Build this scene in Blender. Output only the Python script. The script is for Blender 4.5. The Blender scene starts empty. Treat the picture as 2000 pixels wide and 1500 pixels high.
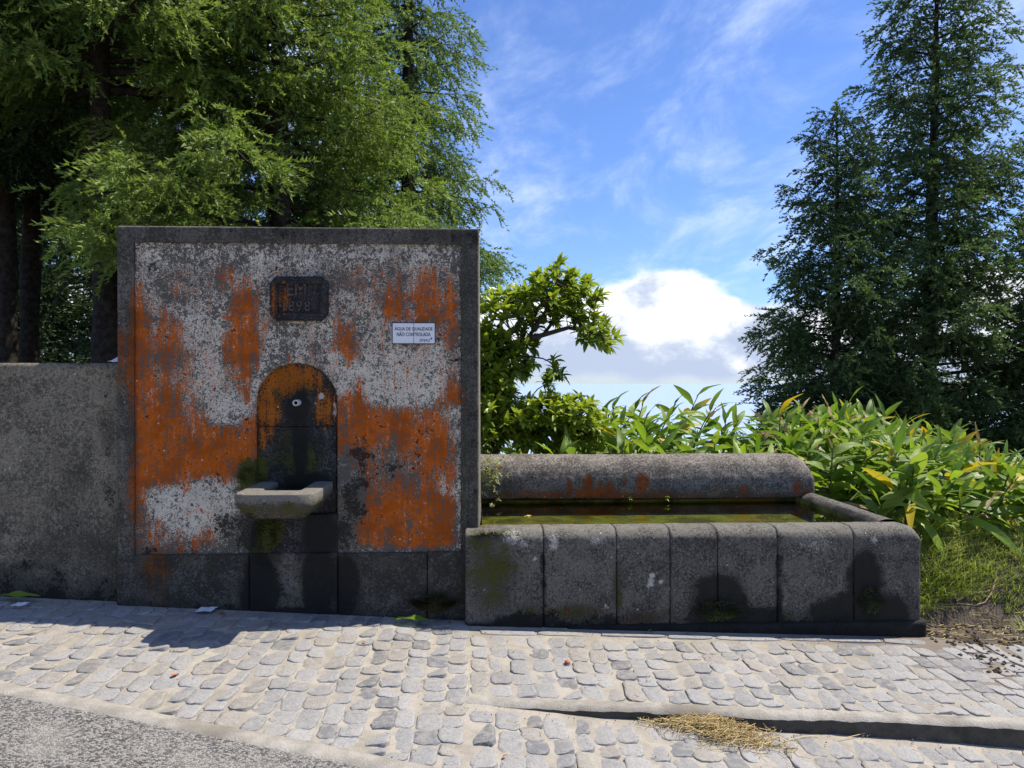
import bpy, bmesh, math, random
import numpy as np
from mathutils import Vector, Matrix, Euler

# ------------------------------------------------------------------ camera, sky, sun, exposure
SC = bpy.context.scene
COL = SC.collection
rad = math.radians
CAM = np.array([0.0, -4.78, 1.52]); YAW = rad(2.48); FPX = 1500.0; HOR = 745.0
cd = bpy.data.cameras.new('camera'); cam = bpy.data.objects.new('camera', cd); COL.objects.link(cam)
cd.sensor_width = 36; cd.lens = 36 * FPX / 2000; cd.clip_start = 0.05; cd.clip_end = 200000
cam.location = CAM; cam.rotation_euler = (rad(90) - math.atan(5 / FPX), 0, -YAW)
SC.camera = cam
SUN_TO = Vector((0.60, 0.17, 1.0)).normalized()
sd = bpy.data.lights.new('sun', 'SUN'); sd.energy = 4.6; sd.angle = rad(0.53); sd.color = (1.0, 0.92, 0.79)
sun = bpy.data.objects.new('sun', sd); COL.objects.link(sun)
sun.rotation_euler = SUN_TO.to_track_quat('Z', 'Y').to_euler()
SC.view_settings.view_transform = 'Standard'; SC.view_settings.look = 'None'
SC.view_settings.exposure = 0.66; SC.view_settings.gamma = 1
SC.view_settings.use_curve_mapping = False
SC.render.engine = 'CYCLES'
SC.cycles.use_denoising = True
SC.cycles.max_bounces = 5; SC.cycles.diffuse_bounces = 3; SC.cycles.glossy_bounces = 2
SC.cycles.transmission_bounces = 4; SC.cycles.transparent_max_bounces = 6
SC.cycles.caustics_reflective = False; SC.cycles.caustics_refractive = False

class NB:
    """tiny node-graph helper"""
    def __init__(s, nt): s.nt = nt; nt.nodes.clear()
    def n(s, t, ins=None, **kw):
        nd = s.nt.nodes.new(t)
        for k, v in kw.items(): setattr(nd, k, v)
        for k, v in (ins or {}).items():
            sk = nd.inputs[k]
            if hasattr(v, 'is_output') or isinstance(v, bpy.types.NodeSocket): s.nt.links.new(v, sk)
            elif sk.type == 'RGBA' and isinstance(v, (tuple, list)): sk.default_value = (tuple(v) + (1.0,))[:4]
            else: sk.default_value = v
        return nd
    def m(s, op, a, b=0.0, c=0.0, clamp=False):
        return s.n('ShaderNodeMath', {0: a, 1: b, 2: c}, operation=op, use_clamp=clamp).outputs[0]
    def vm(s, op, a, b=(0, 0, 0)):
        return s.n('ShaderNodeVectorMath', {0: a, 1: b}, operation=op).outputs[0]
    def noise(s, vec, scale, detail=4, rough=.55, dist=0.0, out=0):
        return s.n('ShaderNodeTexNoise', {'Vector': vec, 'Scale': scale, 'Detail': detail, 'Roughness': rough, 'Distortion': dist}).outputs[out]
    def sstep(s, x, lo, hi, a=0.0, b=1.0):
        return s.n('ShaderNodeMapRange', {0: x, 1: lo, 2: hi, 3: a, 4: b}, interpolation_type='SMOOTHSTEP').outputs[0]
    def lin(s, x, lo, hi, a=0.0, b=1.0):
        return s.n('ShaderNodeMapRange', {0: x, 1: lo, 2: hi, 3: a, 4: b}).outputs[0]
    def mix(s, f, a, b, bt='MIX'):
        nd = s.n('ShaderNodeMix', None, data_type='RGBA', blend_type=bt)
        for k, v in ((0, f), (6, a), (7, b)):
            sk = nd.inputs[k]
            if isinstance(v, bpy.types.NodeSocket): s.nt.links.new(v, sk)
            else: sk.default_value = (tuple(v) + (1.0,))[:4] if isinstance(v, (tuple, list)) else v
        return nd.outputs[2]
    def attr(s, name, out='Fac'):
        return s.n('ShaderNodeAttribute', None, attribute_name=name).outputs[out]
    def link(s, a, b): s.nt.links.new(a, b)

world = bpy.data.worlds.new('World'); SC.world = world; world.use_nodes = True
world.cycles.sampling_method = 'MANUAL'; world.cycles.sample_map_resolution = 256
w = NB(world.node_tree)
sky = w.n('ShaderNodeTexSky', None, sky_type='NISHITA')
sky.sun_disc = False; sky.sun_elevation = math.asin(SUN_TO.z)
sky.sun_rotation = math.atan2(SUN_TO.x, SUN_TO.y)
sky.altitude = 600; sky.air_density = 1.0; sky.dust_density = 0.4; sky.ozone_density = 2.5
geo = w.n('ShaderNodeTexCoord').outputs['Generated']
sep = w.n('ShaderNodeSeparateXYZ', {0: geo}); ez = sep.outputs[2]
skyc = w.mix(1.0, sky.outputs[0], (0.70, 0.85, 1.20), 'MULTIPLY')
# high wisps of cirrus, on a plane overhead
zz = w.m('ADD', w.m('MAXIMUM', ez, 0.0), 0.16)
pl = w.n('ShaderNodeCombineXYZ', {0: w.m('DIVIDE', sep.outputs[0], zz), 1: w.m('DIVIDE', sep.outputs[1], zz), 2: 0.0}).outputs[0]
rot = w.n('ShaderNodeMapping', {0: pl, 2: (0, 0, 0.5), 3: (1.0, 0.55, 1)}).outputs[0]
warp = w.noise(rot, 1.3, 2, .5, 0, 1)
rw = w.vm('ADD', rot, w.vm('MULTIPLY', w.vm('SUBTRACT', warp, (.5, .5, .5)), (.55, .55, 0)))
c1 = w.noise(rw, 2.9, 6, .66, 0.0)
c2 = w.noise(rot, 0.9, 1, .5)
cir = w.sstep(w.m('ADD', c1, w.m('MULTIPLY', w.m('SUBTRACT', c2, .5), .55)), .41, .90)
cir = w.m('MULTIPLY', cir, w.sstep(ez, .02, .16, .3, .8))
col = w.mix(cir, skyc, (6.0, 6.9, 8.4))
# low bank of cumulus round the horizon
hv = w.n('ShaderNodeMapping', {0: geo, 1: (0.2, 4.4, 0.1), 3: (1, 1, 1.5)}).outputs[0]
top = w.noise(hv, 3.0, 1, .4)
puff = w.noise(hv, 9.0, 5, .58, .0)
lim = w.m('ADD', w.m('MULTIPLY', top, .17), .034)
d = w.m('SUBTRACT', w.m('ADD', lim, w.m('MULTIPLY', w.m('SUBTRACT', puff, .5), .085)), ez)
cum = w.sstep(d, 0.0, .016)
cum = w.m('MULTIPLY', cum, w.sstep(w.m('ADD', ez, w.m('MULTIPLY', w.m('SUBTRACT', puff, .5), .06)), -.006, .018))
sh = w.noise(w.vm('ADD', hv, (0.012, 0.0, .02)), 11.0, 5, .58, .0)
shade = w.sstep(w.m('ADD', w.m('MULTIPLY', w.m('SUBTRACT', sh, .5), 3.0), w.lin(ez, 0.0, .12, -.15, .85)), .0, .75)
ccol = w.mix(shade, (3.6, 4.2, 5.5), (7.8, 8.0, 8.3))
col = w.mix(cum, col, ccol)
bg = w.n('ShaderNodeBackground', {'Color': col, 'Strength': 0.100})
w.link(bg.outputs[0], w.n('ShaderNodeOutputWorld').inputs[0])

# ------------------------------------------------------------------ geometry helpers
rng = np.random.default_rng(7); random.seed(7)

def ray(u, v):
    a = (u - 1000) / FPX; b = (HOR - v) / FPX
    return np.array([a * math.cos(YAW) + math.sin(YAW), math.cos(YAW) - a * math.sin(YAW), b])
def P(u, v, Y):
    """point of the wall-parallel plane y = Y that lies under pixel u, v"""
    dd = ray(u, v); return CAM + dd * ((Y - CAM[1]) / dd[1])
def uv_of(X, Z, Y):
    """inverse of P for points of the plane y = Y"""
    dx = X - CAM[0]; dy = Y - CAM[1]; zc = dx * math.sin(YAW) + dy * math.cos(YAW); xc = dx * math.cos(YAW) - dy * math.sin(YAW)
    return 1000 + FPX * xc / zc, HOR - FPX * (Z - CAM[2]) / zc
def G(x, y):
    """lower pavement / road surface"""
    x = np.clip(x, -9, 9); return np.where(x < 0, -.058 * x, -.067 * x) - .022 * np.clip((x + .1) / .7, 0, 1) ** 1.5 + .02 * np.maximum(y, -8)
def PLAT(x, y):
    """raised pavement in front of the trough"""
    x = np.clip(x, -9, 9); return np.where(x < 0, -.058 * x, -.037 * x) + .02 * np.maximum(y, -8)
def gp(u, v, f=G):
    dd = ray(u, v); t = 3.0
    for _ in range(60):
        p = CAM + dd * t; t += (float(f(p[0], p[1])) - p[2]) / dd[2] * .8
    return CAM + dd * t

def tag(o, label=None, cat=None, group=None, kind=None):
    if label: o['label'] = label
    if cat: o['category'] = cat
    if group: o['group'] = group
    if kind: o['kind'] = kind
    return o
def empty(name, loc=(0, 0, 0)):
    o = bpy.data.objects.new(name, None); o.location = loc; o.empty_display_size = .1; COL.objects.link(o); return o
def obj(name, me, mat=None, parent=None, smooth=False):
    if mat is not None and not me.materials: me.materials.append(mat)
    o = bpy.data.objects.new(name, me); COL.objects.link(o)
    if parent is not None:
        o.parent = parent; o.matrix_parent_inverse = Matrix.Translation(-Vector(parent.location)) if parent.parent is None else Matrix.Identity(4)
    if smooth: me.polygons.foreach_set('use_smooth', np.ones(len(me.polygons), bool))
    return o
def mesh_np(name, V, F):
    """mesh from vertex array and an (n,k) face array (k = 3 or 4)"""
    me = bpy.data.meshes.new(name); V = np.asarray(V, np.float32); F = np.asarray(F, np.int32); k = F.shape[1]
    me.vertices.add(len(V)); me.vertices.foreach_set('co', V.ravel())
    me.loops.add(F.size); me.loops.foreach_set('vertex_index', F.ravel())
    me.polygons.add(len(F)); me.polygons.foreach_set('loop_start', np.arange(0, F.size, k, dtype=np.int32))
    me.polygons.foreach_set('loop_total', np.full(len(F), k, np.int32))
    me.update(calc_edges=True); return me
def set_attr(me, name, arr):
    a = me.attributes.get(name) or me.attributes.new(name, 'FLOAT', 'POINT')
    a.data.foreach_set('value', np.asarray(arr, np.float32))
def verts(me):
    a = np.empty(len(me.vertices) * 3, np.float32); me.vertices.foreach_get('co', a); return a.reshape(-1, 3)
def grid_faces(nx, ny, off=0):
    i, j = np.meshgrid(np.arange(nx - 1), np.arange(ny - 1), indexing='ij')
    a = (i * ny + j).ravel(); return np.stack([a, a + ny, a + ny + 1, a + 1], 1) + off
def to_mesh(bm, name):
    me = bpy.data.meshes.new(name); bm.to_mesh(me); bm.free(); return me
def box_bm(x0, x1, y0, y1, z0, z1, bev=0.0, seg=2, cut=0):
    bm = bmesh.new(); bmesh.ops.create_cube(bm, size=1)
    for v in bm.verts: v.co = (x0 + (v.co.x + .5) * (x1 - x0), y0 + (v.co.y + .5) * (y1 - y0), z0 + (v.co.z + .5) * (z1 - z0))
    if bev: bmesh.ops.bevel(bm, geom=bm.edges[:], offset=bev, segments=seg, affect='EDGES', profile=.5)
    return bm
def vnoise(x, y, seed=0):
    """smooth value noise, numpy"""
    r = np.random.default_rng(seed).random((64, 64)); xi = np.floor(x).astype(int); yi = np.floor(y).astype(int)
    fx = x - xi; fy = y - yi; fx = fx * fx * (3 - 2 * fx); fy = fy * fy * (3 - 2 * fy)
    g = lambda a, b: r[a % 64, b % 64]
    return (g(xi, yi) * (1 - fx) + g(xi + 1, yi) * fx) * (1 - fy) + (g(xi, yi + 1) * (1 - fx) + g(xi + 1, yi + 1) * fx) * fy
def fbm(x, y, seed=0, o=4):
    s = 0; a = .5; t = 0
    for k in range(o): s = s + a * vnoise(x * 2 ** k, y * 2 ** k, seed + k); t += a; a *= .55
    return s / t
def tube(path, radii, n=8, cap=True):
    """tapered tube along a list of points -> V, F (quads)"""
    path = [Vector(p) for p in path]; V = []; F = []
    up = Vector((.3, .2, 1)).normalized()
    for i, p in enumerate(path):
        t = (path[min(i + 1, len(path) - 1)] - path[max(i - 1, 0)]).normalized()
        a = t.cross(up); a = a.normalized() if a.length > 1e-3 else t.orthogonal().normalized(); b = t.cross(a)
        for k in range(n):
            an = 2 * math.pi * k / n; V.append(p + (a * math.cos(an) + b * math.sin(an)) * radii[i])
    for i in range(len(path) - 1):
        for k in range(n):
            F.append((i * n + k, i * n + (k + 1) % n, (i + 1) * n + (k + 1) % n, (i + 1) * n + k))
    return np.array([tuple(v) for v in V]), np.array(F, np.int32)
def join_np(parts):
    Vs, Fs, o = [], [], 0
    for V, F in parts: Vs.append(V); Fs.append(np.asarray(F) + o); o += len(V)
    return np.concatenate(Vs), np.concatenate(Fs)

# ------------------------------------------------------------------ materials
def mat(name):
    m = bpy.data.materials.new(name); m.use_nodes = True; return m, NB(m.node_tree)
def finish(b, col, rough=.85, bump=None, bstr=.4, bdist=.004, spec=.3, extra=None):
    ins = {'Base Color': col, 'Roughness': rough, 'Specular IOR Level': spec}
    if bump is not None:
        ins['Normal'] = b.n('ShaderNodeBump', {'Height': bump, 'Strength': bstr, 'Distance': bdist}).outputs[0]
    p = b.n('ShaderNodeBsdfPrincipled', ins)
    b.link(p.outputs[0], b.n('ShaderNodeOutputMaterial').inputs[0]); return p

def stained(name, dark, light, orange=(.40, .105, .008), fleck=55.0, wbias=0.0, mossc=(.035, .036, .006), bs=.5, streak=1.0, contrast=.13, objvar=0.0):
    """weathered masonry: attributes w (lightness), o (orange alga), m (moss), k (black wet film)"""
    m, b = mat(name); co = b.n('ShaderNodeTexCoord').outputs['Object']
    wa, oa, ma, ka = (b.attr(x) for x in 'womk')
    n1 = b.noise(co, fleck, 7, .68, .6); n2 = b.noise(co, 7.0, 5, .6); n3 = b.noise(co, fleck * 3.2, 3, .6)
    st = b.noise(b.vm('MULTIPLY', co, (42, 42, 3.0)), 1.0, 5, .62)
    v = b.m('ADD', b.m('MULTIPLY', b.m('SUBTRACT', n1, .5), 2.9), b.m('MULTIPLY', b.m('SUBTRACT', n2, .5), 1.3))
    v = b.m('ADD', v, b.m('MULTIPLY', b.m('SUBTRACT', st, .5), .8 * streak))
    v = b.m('ADD', v, b.m('MULTIPLY', b.m('SUBTRACT', n3, .5), 2.2))
    v = b.m('ADD', v, b.m('MULTIPLY', b.m('SUBTRACT', b.n('ShaderNodeObjectInfo').outputs['Random'], .5), objvar))
    wf = b.sstep(b.m('ADD', b.m('ADD', wa, wbias), v), .5 - contrast * 1.9, .5 + contrast * 2.3)
    col = b.mix(wf, dark, light)
    # purple-brown grime between the flecks
    col = b.mix(b.m('MULTIPLY', b.sstep(n2, .48, .72), .28), col, (.12, .095, .08))
    on = b.m('ADD', b.m('ADD', b.m('MULTIPLY', b.m('SUBTRACT', n1, .5), 3.3), b.m('MULTIPLY', b.m('SUBTRACT', n3, .5), 1.3)), b.m('MULTIPLY', b.m('SUBTRACT', st, .5), 2.4))
    on = b.m('ADD', on, b.m('MULTIPLY', b.m('SUBTRACT', n2, .5), .3))
    on = b.m('MULTIPLY', on, b.sstep(oa, .0, .3))
    of = b.sstep(b.m('ADD', oa, on), .46, .60)
    ofs = b.m('MULTIPLY', b.sstep(oa, .2, .8), .16)
    nf = b.noise(b.vm('MULTIPLY', co, (1, 1, .55)), fleck * 1.5, 5, .7, 1.2)
    brk = b.m('MULTIPLY', b.sstep(b.m('ADD', nf, b.m('MULTIPLY', b.m('SUBTRACT', st, .5), .5)), .56, .66), b.sstep(n2, .38, .62, .25, 1.0))
    of = b.m('MULTIPLY', of, b.m('SUBTRACT', 1.0, b.m('MULTIPLY', brk, .85)))
    oc = b.mix(b.sstep(n2, .35, .65), tuple(c * .62 for c in orange), orange)
    oc = b.mix(b.m('MULTIPLY', b.sstep(n3, .55, .7), .4), oc, tuple(c * .35 for c in orange))
    col = b.mix(ofs, col, tuple(c * .5 for c in orange))
    col = b.mix(of, col, oc)
    # scattered pale lichen dots
    vo = b.n('ShaderNodeTexVoronoi', {'Vector': co, 'Scale': 30.0, 'Randomness': 1.0})
    dots = b.m('MULTIPLY', b.sstep(vo.outputs['Distance'], .2, .11), b.sstep(b.n('ShaderNodeSeparateColor', {0: vo.outputs['Color']}).outputs[0], .90, .94))
    dots = b.m('MULTIPLY', dots, b.sstep(b.m('ADD', oa, wa), .25, .6))
    col = b.mix(b.m('MULTIPLY', dots, .8), col, (.5, .5, .47))
    mn = b.m('ADD', ma, b.m('ADD', b.m('MULTIPLY', b.m('SUBTRACT', n1, .5), 1.7), b.m('MULTIPLY', b.m('SUBTRACT', n2, .5), 1.3)))
    mf = b.sstep(mn, .36, .62)
    col = b.mix(mf, col, b.mix(n3, mossc, tuple(c * 2.4 for c in mossc)))
    ln = b.m('ADD', b.attr('l'), b.m('ADD', b.m('MULTIPLY', b.m('SUBTRACT', n1, .5), 2.2), b.m('MULTIPLY', b.m('SUBTRACT', n3, .5), 1.6)))
    col = b.mix(b.m('MULTIPLY', b.sstep(ln, .5, .62), .85), col, (.43, .42, .36))
    kn = b.m('ADD', ka, b.m('ADD', b.m('MULTIPLY', b.m('SUBTRACT', n1, .5), 2.0), b.m('MULTIPLY', b.m('SUBTRACT', n2, .5), 2.0)))
    kf = b.sstep(kn, .30, .52)
    col = b.mix(b.m('MULTIPLY', kf, .93), col, (.006, .0065, .005))
    h = b.m('ADD', b.m('MULTIPLY', n1, .7), b.m('ADD', b.m('MULTIPLY', n3, .35), b.m('MULTIPLY', mf, .6)))
    finish(b, col, b.lin(kf, 0, 1, .9, .72), h, bs, .008, .25); return m

M = {}
M['plaster'] = stained('stained_plaster', (.092, .083, .068), (.60, .55, .445), (.46, .095, .001), fleck=48, contrast=.12)
M['cement'] = stained('dark_cement', (.040, .037, .030), (.19, .175, .145), (.24, .060, .006), fleck=60, contrast=.24, streak=.6)
M['basalt'] = stained('basalt_block', (.033, .0305, .0255), (.18, .167, .14), (.13, .05, .010), fleck=70, contrast=.24, streak=.5, bs=.7, objvar=.22)
M['niche'] = stained('niche_basalt', (.015, .0145, .015), (.11, .107, .105), (.36, .105, .006), fleck=75, contrast=.15, streak=.4, bs=.6)
M['roll'] = stained('roll_cement', (.066, .058, .048), (.36, .32, .27), (.30, .075, .010), fleck=60, contrast=.26, streak=.5)
M['lowwall'] = stained('low_wall_render', (.056, .050, .038), (.27, .242, .18), (.2, .06, .01), fleck=60, contrast=.30, streak=.5)

def foliage(name, c0, c1, trans=.35, rough=.5, hue=.0, attr=None, objrand=False, spec=.35, bumpy=False):
    m, b = mat(name)
    f = b.attr(attr) if attr else (b.n('ShaderNodeObjectInfo').outputs['Random'] if objrand else b.noise(b.n('ShaderNodeTexCoord').outputs['Object'], 6, 2))
    col = b.mix(f, c0, c1)
    ins = {'Base Color': col, 'Roughness': rough, 'Specular IOR Level': spec}
    if bumpy:
        co = b.n('ShaderNodeTexCoord').outputs['Object']
        wv = b.n('ShaderNodeTexWave', {'Vector': co, 'Scale': 14.0, 'Distortion': 1.5}, bands_direction='Y')
        ins['Normal'] = b.n('ShaderNodeBump', {'Height': wv.outputs[1], 'Strength': .25, 'Distance': .01}).outputs[0]
    p = b.n('ShaderNodeBsdfPrincipled', ins)
    t = b.n('ShaderNodeBsdfTranslucent', {'Color': b.mix(.35, col, b.mix(1.0, col, (1.45, 1.55, .45), 'MULTIPLY'))})
    mx = b.n('ShaderNodeMixShader', {0: trans, 1: p.outputs[0], 2: t.outputs[0]})
    b.link(mx.outputs[0], b.n('ShaderNodeOutputMaterial').inputs[0]); return m
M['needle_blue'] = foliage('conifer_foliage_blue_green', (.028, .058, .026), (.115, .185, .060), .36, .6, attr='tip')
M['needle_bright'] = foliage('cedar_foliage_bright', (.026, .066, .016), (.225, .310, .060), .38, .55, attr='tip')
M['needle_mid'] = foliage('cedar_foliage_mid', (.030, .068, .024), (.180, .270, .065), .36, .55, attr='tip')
M['needle_shaded'] = foliage('cedar_foliage_shaded', (.012, .030, .014), (.050, .090, .030), .22, .6, attr='tip')  # darker copy of the cedar foliage, shade of the stand put into its colour
M['ginger'] = foliage('ginger_leaf', (.10, .19, .022), (.26, .35, .045), .42, .44, objrand=True, spec=.4, bumpy=True)
M['ginger_light'] = foliage('ginger_leaf_young', (.16, .28, .025), (.25, .36, .03), .45, .36, objrand=True, spec=.5, bumpy=True)
M['ginger_yellow'] = foliage('ginger_leaf_yellowed', (.50, .42, .03), (.55, .36, .02), .4, .5, objrand=True)
M['ginger_dead'] = foliage('ginger_leaf_withered', (.26, .18, .09), (.36, .28, .15), .2, .8, objrand=True)
M['ginger_stem'] = foliage('ginger_stem', (.06, .11, .02), (.10, .15, .03), .1, .5)
M['laurel'] = foliage('shrub_leaf', (.065, .13, .014), (.34, .42, .045), .44, .38, attr='tip', spec=.5)
M['wallplant'] = foliage('wall_plant_leaf', (.16, .20, .06), (.42, .43, .19), .3, .6, attr='tip')
M['grass'] = foliage('grass_blade', (.13, .24, .025), (.50, .50, .13), .35, .6, attr='tip')
M['straw'] = foliage('dry_straw', (.26, .17, .06), (.72, .58, .29), .15, .7, attr='tip')
M['moss'] = foliage('moss_tuft', (.022, .018, .005), (.11, .085, .02), .1, .85, attr='tip')
M['mossg'] = foliage('moss_tuft_green', (.03, .036, .006), (.15, .16, .03), .1, .85, attr='tip')
def simple(name, col, rough=.8, scale=20, amt=.35, bs=.3, spec=.3, bd=.004, objrand=0.0):
    m, b = mat(name); co = b.n('ShaderNodeTexCoord').outputs['Object']
    n = b.noise(co, scale, 6, .65)
    c = b.mix(b.sstep(n, .3, .7), tuple(x * (1 - amt) for x in col), tuple(min(1, x * (1 + amt)) for x in col))
    if objrand: c = b.mix(b.n('ShaderNodeObjectInfo').outputs['Random'], c, b.mix(1.0, c, (objrand,) * 3, 'MULTIPLY'))
    finish(b, c, rough, n, bs, bd, spec); return m
M['bark'] = simple('cedar_bark', (.045, .036, .028), .95, 14, .5, .8, .1, .02)
M['twig'] = simple('twig_bark', (.06, .05, .04), .95, 30, .4)
M['dark_fill'] = simple('dark_hollow', (.01, .01, .01), .9)
M['pipe'] = simple('pale_pipe', (.55, .53, .48), .6, 60, .2)
M['paper'] = simple('white_paper', (.75, .77, .80), .8, 40, .12)
M['tile'] = simple('white_glazed_tile', (.66, .68, .71), .22, 9, .05, .03, .5)
M['ink'] = simple('navy_print', (.020, .022, .055), .35, 30, .1, 0, .4)
M['deadleaf'] = simple('orange_dead_leaf', (.42, .11, .03), .75, 60, .4)
M['yellowleaf'] = simple('yellow_dead_leaf', (.50, .38, .06), .7, 60, .3)
M['root'] = simple('pale_root', (.34, .22, .16), .85, 60, .3)
# ------------------------------------------------------------------ ground materials
def m_cobble():
    m, b = mat('cobble_stone'); co = b.n('ShaderNodeTexCoord').outputs['Object']; r = b.n('ShaderNodeObjectInfo').outputs['Random']
    geo = b.n('ShaderNodeNewGeometry'); isl = geo.outputs['Random Per Island']; wp = geo.outputs['Position']
    rr = b.m('FRACT', b.m('ADD', r, b.m('MULTIPLY', isl, 3.7)))
    n = b.noise(wp, 22, 6, .65); n2 = b.noise(wp, 90, 4, .6); n3 = b.noise(wp, 1.6, 3, .5)
    c = b.mix(rr, (.225, .223, .222), (.305, .300, .292))
    c = b.mix(b.sstep(b.m('FRACT', b.m('MULTIPLY', rr, 7.3)), .72, .8), c, (.265, .245, .215))
    c = b.mix(b.m('MULTIPLY', b.sstep(b.m('FRACT', b.m('MULTIPLY', rr, 13.7)), .85, .9), .7), c, (.12, .122, .132))
    c = b.mix(b.m('MULTIPLY', b.sstep(n, .40, .66), .55), c, (.35, .33, .295))
    c = b.mix(b.m('MULTIPLY', b.sstep(n2, .50, .68), .55), c, (.13, .13, .135))
    c = b.mix(b.m('MULTIPLY', b.sstep(n3, .5, .75), .3), c, (.33, .30, .26))
    finish(b, c, .8, b.m('ADD', n, b.m('MULTIPLY', n2, .4)), .9, .008, .3); return m
def m_mortar(name, c0, c1, dirt=(.16, .14, .11), dirty=.35, bs=.5):
    m, b = mat(name); wp = b.n('ShaderNodeNewGeometry').outputs['Position']
    n = b.noise(wp, 9, 6, .65); n2 = b.noise(wp, 120, 4, .65); n3 = b.noise(wp, 2.2, 3, .5)
    c = b.mix(b.sstep(n, .3, .7), c0, c1)
    c = b.mix(b.m('MULTIPLY', b.sstep(n2, .52, .7), .3), c, tuple(x * .55 for x in c0))
    c = b.mix(b.m('MULTIPLY', b.sstep(n3, .5, .72), dirty), c, dirt)
    # soil between the stones towards the dirt bank on the right
    sx = b.n('ShaderNodeSeparateXYZ', {0: wp})
    soil = b.sstep(b.m('ADD', b.m('ADD', sx.outputs[0], b.m('MULTIPLY', sx.outputs[1], .9)), b.m('MULTIPLY', b.m('SUBTRACT', n, .5), 1.2)), 1.5, 2.3)
    c = b.mix(b.m('MULTIPLY', soil, .75), c, (.14, .11, .085))
    finish(b, c, .95, b.m('ADD', n2, b.m('MULTIPLY', n, .8)), bs, .006, .15); return m
def m_aggregate():
    m, b = mat('coarse_asphalt'); wp = b.n('ShaderNodeNewGeometry').outputs['Position']
    vo = b.n('ShaderNodeTexVoronoi', {'Vector': wp, 'Scale': 120.0}); n = b.noise(wp, 200, 4, .7); n3 = b.noise(wp, 3.0, 4, .5)
    g = b.n('ShaderNodeSeparateColor', {0: vo.outputs['Color']}).outputs[0]
    c = b.mix(b.sstep(b.m('ADD', b.m('MULTIPLY', g, .6), b.m('MULTIPLY', n, .5)), .3, .8), (.075, .073, .072), (.34, .325, .30))
    c = b.mix(b.m('MULTIPLY', b.sstep(n3, .45, .7), .5), c, (.40, .38, .34))
    finish(b, c, .9, b.m('ADD', b.m('MULTIPLY', vo.outputs['Distance'], -1.0), n), .9, .008, .2); return m
def m_soil():
    m, b = mat('soil_with_litter'); wp = b.n('ShaderNodeNewGeometry').outputs['Position']
    n = b.noise(wp, 7, 7, .7); n2 = b.noise(wp, 60, 5, .7); n3 = b.noise(b.vm('MULTIPLY', wp, (1, 2.5, 1)), 28, 5, .7, 1.0)
    c = b.mix(b.sstep(n, .35, .68), (.050, .040, .030), (.14, .115, .085))
    c = b.mix(b.m('MULTIPLY', b.sstep(n2, .55, .7), .6), c, (.26, .22, .16))
    c = b.mix(b.m('MULTIPLY', b.sstep(n3, .6, .72), .5), c, (.30, .25, .17))
    finish(b, c, .92, b.m('ADD', n2, b.m('ADD', n3, n)), .8, .015, .2); return m
M['cobble'] = m_cobble()
M['mortar'] = m_mortar('sandy_mortar', (.27, .247, .205), (.38, .347, .292))
M['kerbstone'] = m_mortar('kerb_cement', (.27, .25, .215), (.41, .385, .34), dirty=.85, bs=1.0)
M['riser'] = m_mortar('mossy_riser', (.055, .052, .042), (.11, .10, .085), (.03, .032, .018), .6, .9)
M['concrete'] = m_mortar('pale_road_concrete', (.30, .28, .25), (.40, .375, .335), dirty=.5)
M['asphalt'] = m_aggregate()
M['soil'] = m_soil()
m, b = mat('hazy_sea'); finish(b, (.30, .40, .54), .6, None, spec=.3); M['sea'] = m  # pale blue: the distance haze is put into the sea colour

# ------------------------------------------------------------------ the ground, out to the horizon
def sst(x, a, b_): t = np.clip((x - a) / (b_ - a), 0, 1); return t * t * (3 - 2 * t)
def T(x, y):
    base = np.minimum(G(x, y), PLAT(x, y)) - .05
    back = sst(y, .25, 1.4)
    left = sst(-x, .2, .7); right = sst(x, 2.85, 3.1)
    z = base * (1 - sst(y, .2, 1.2) * .6) + back * (left * .55 + (1 - left) * .22)
    # dirt apron and grassy bump beside the trough
    z = z + right * (.035 * sst(y, -.9, -.1) + .21 * sst(y, .42, 1.05) * (1 - .55 * sst(y, 1.3, 2.6)) * sst(x, 2.85, 3.4))
    z = z + (.012 * (fbm(x * 5, y * 5, 3) - .5) * 2 + .05 * (fbm(x * 1.3, y * 1.3, 9) - .5)) * np.maximum(right * sst(y, -.6, 0), sst(y, .5, 1.5))
    apron = sst(y + .02 + .25 * (x - 2.86) + .12 * (fbm(x * 4, y * 4, 17) - .5), -.12, .05) * sst(x, 2.80, 2.92) * (1 - sst(y, .1, .3))
    z = np.where(apron > 0, np.maximum(z, PLAT(x, y) - .03 + apron * (.042 + .03 * (fbm(x * 9, y * 9, 19) - .5))), z)
    drop = np.maximum(y - 5.5, 0) * .16 + np.maximum(y - 30, 0) * .2 + np.maximum(np.abs(x) - 25, 0) * .05
    return np.maximum(z - drop, -330)
xs = np.concatenate([-np.geomspace(9000, 10, 22), np.arange(-9.6, 2.3, .3), np.arange(2.4, 7, .06), np.arange(7, 16, .5), np.geomspace(17, 9000, 22)])
ys = np.concatenate([-np.geomspace(3000, 9, 16), np.arange(-8.5, -1.5, .4), np.arange(-1.4, 3.2, .06), np.arange(3.3, 18, .4), np.geomspace(19, 9000, 24)])
XX, YY = np.meshgrid(xs, ys, indexing='ij')
V = np.stack([XX, YY, T(XX, YY)], -1).reshape(-1, 3)
ground = obj('ground', mesh_np('ground', V, grid_faces(len(xs), len(ys))), M['soil'], smooth=True); tag(ground, kind='structure')
s = 90000.0
sea = obj('sea', mesh_np('sea', [(-s, -s, -300), (s, -s, -300), (s, s, -300), (-s, s, -300)], [(0, 1, 2, 3)]), M['sea']); tag(sea, kind='structure')

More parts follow.
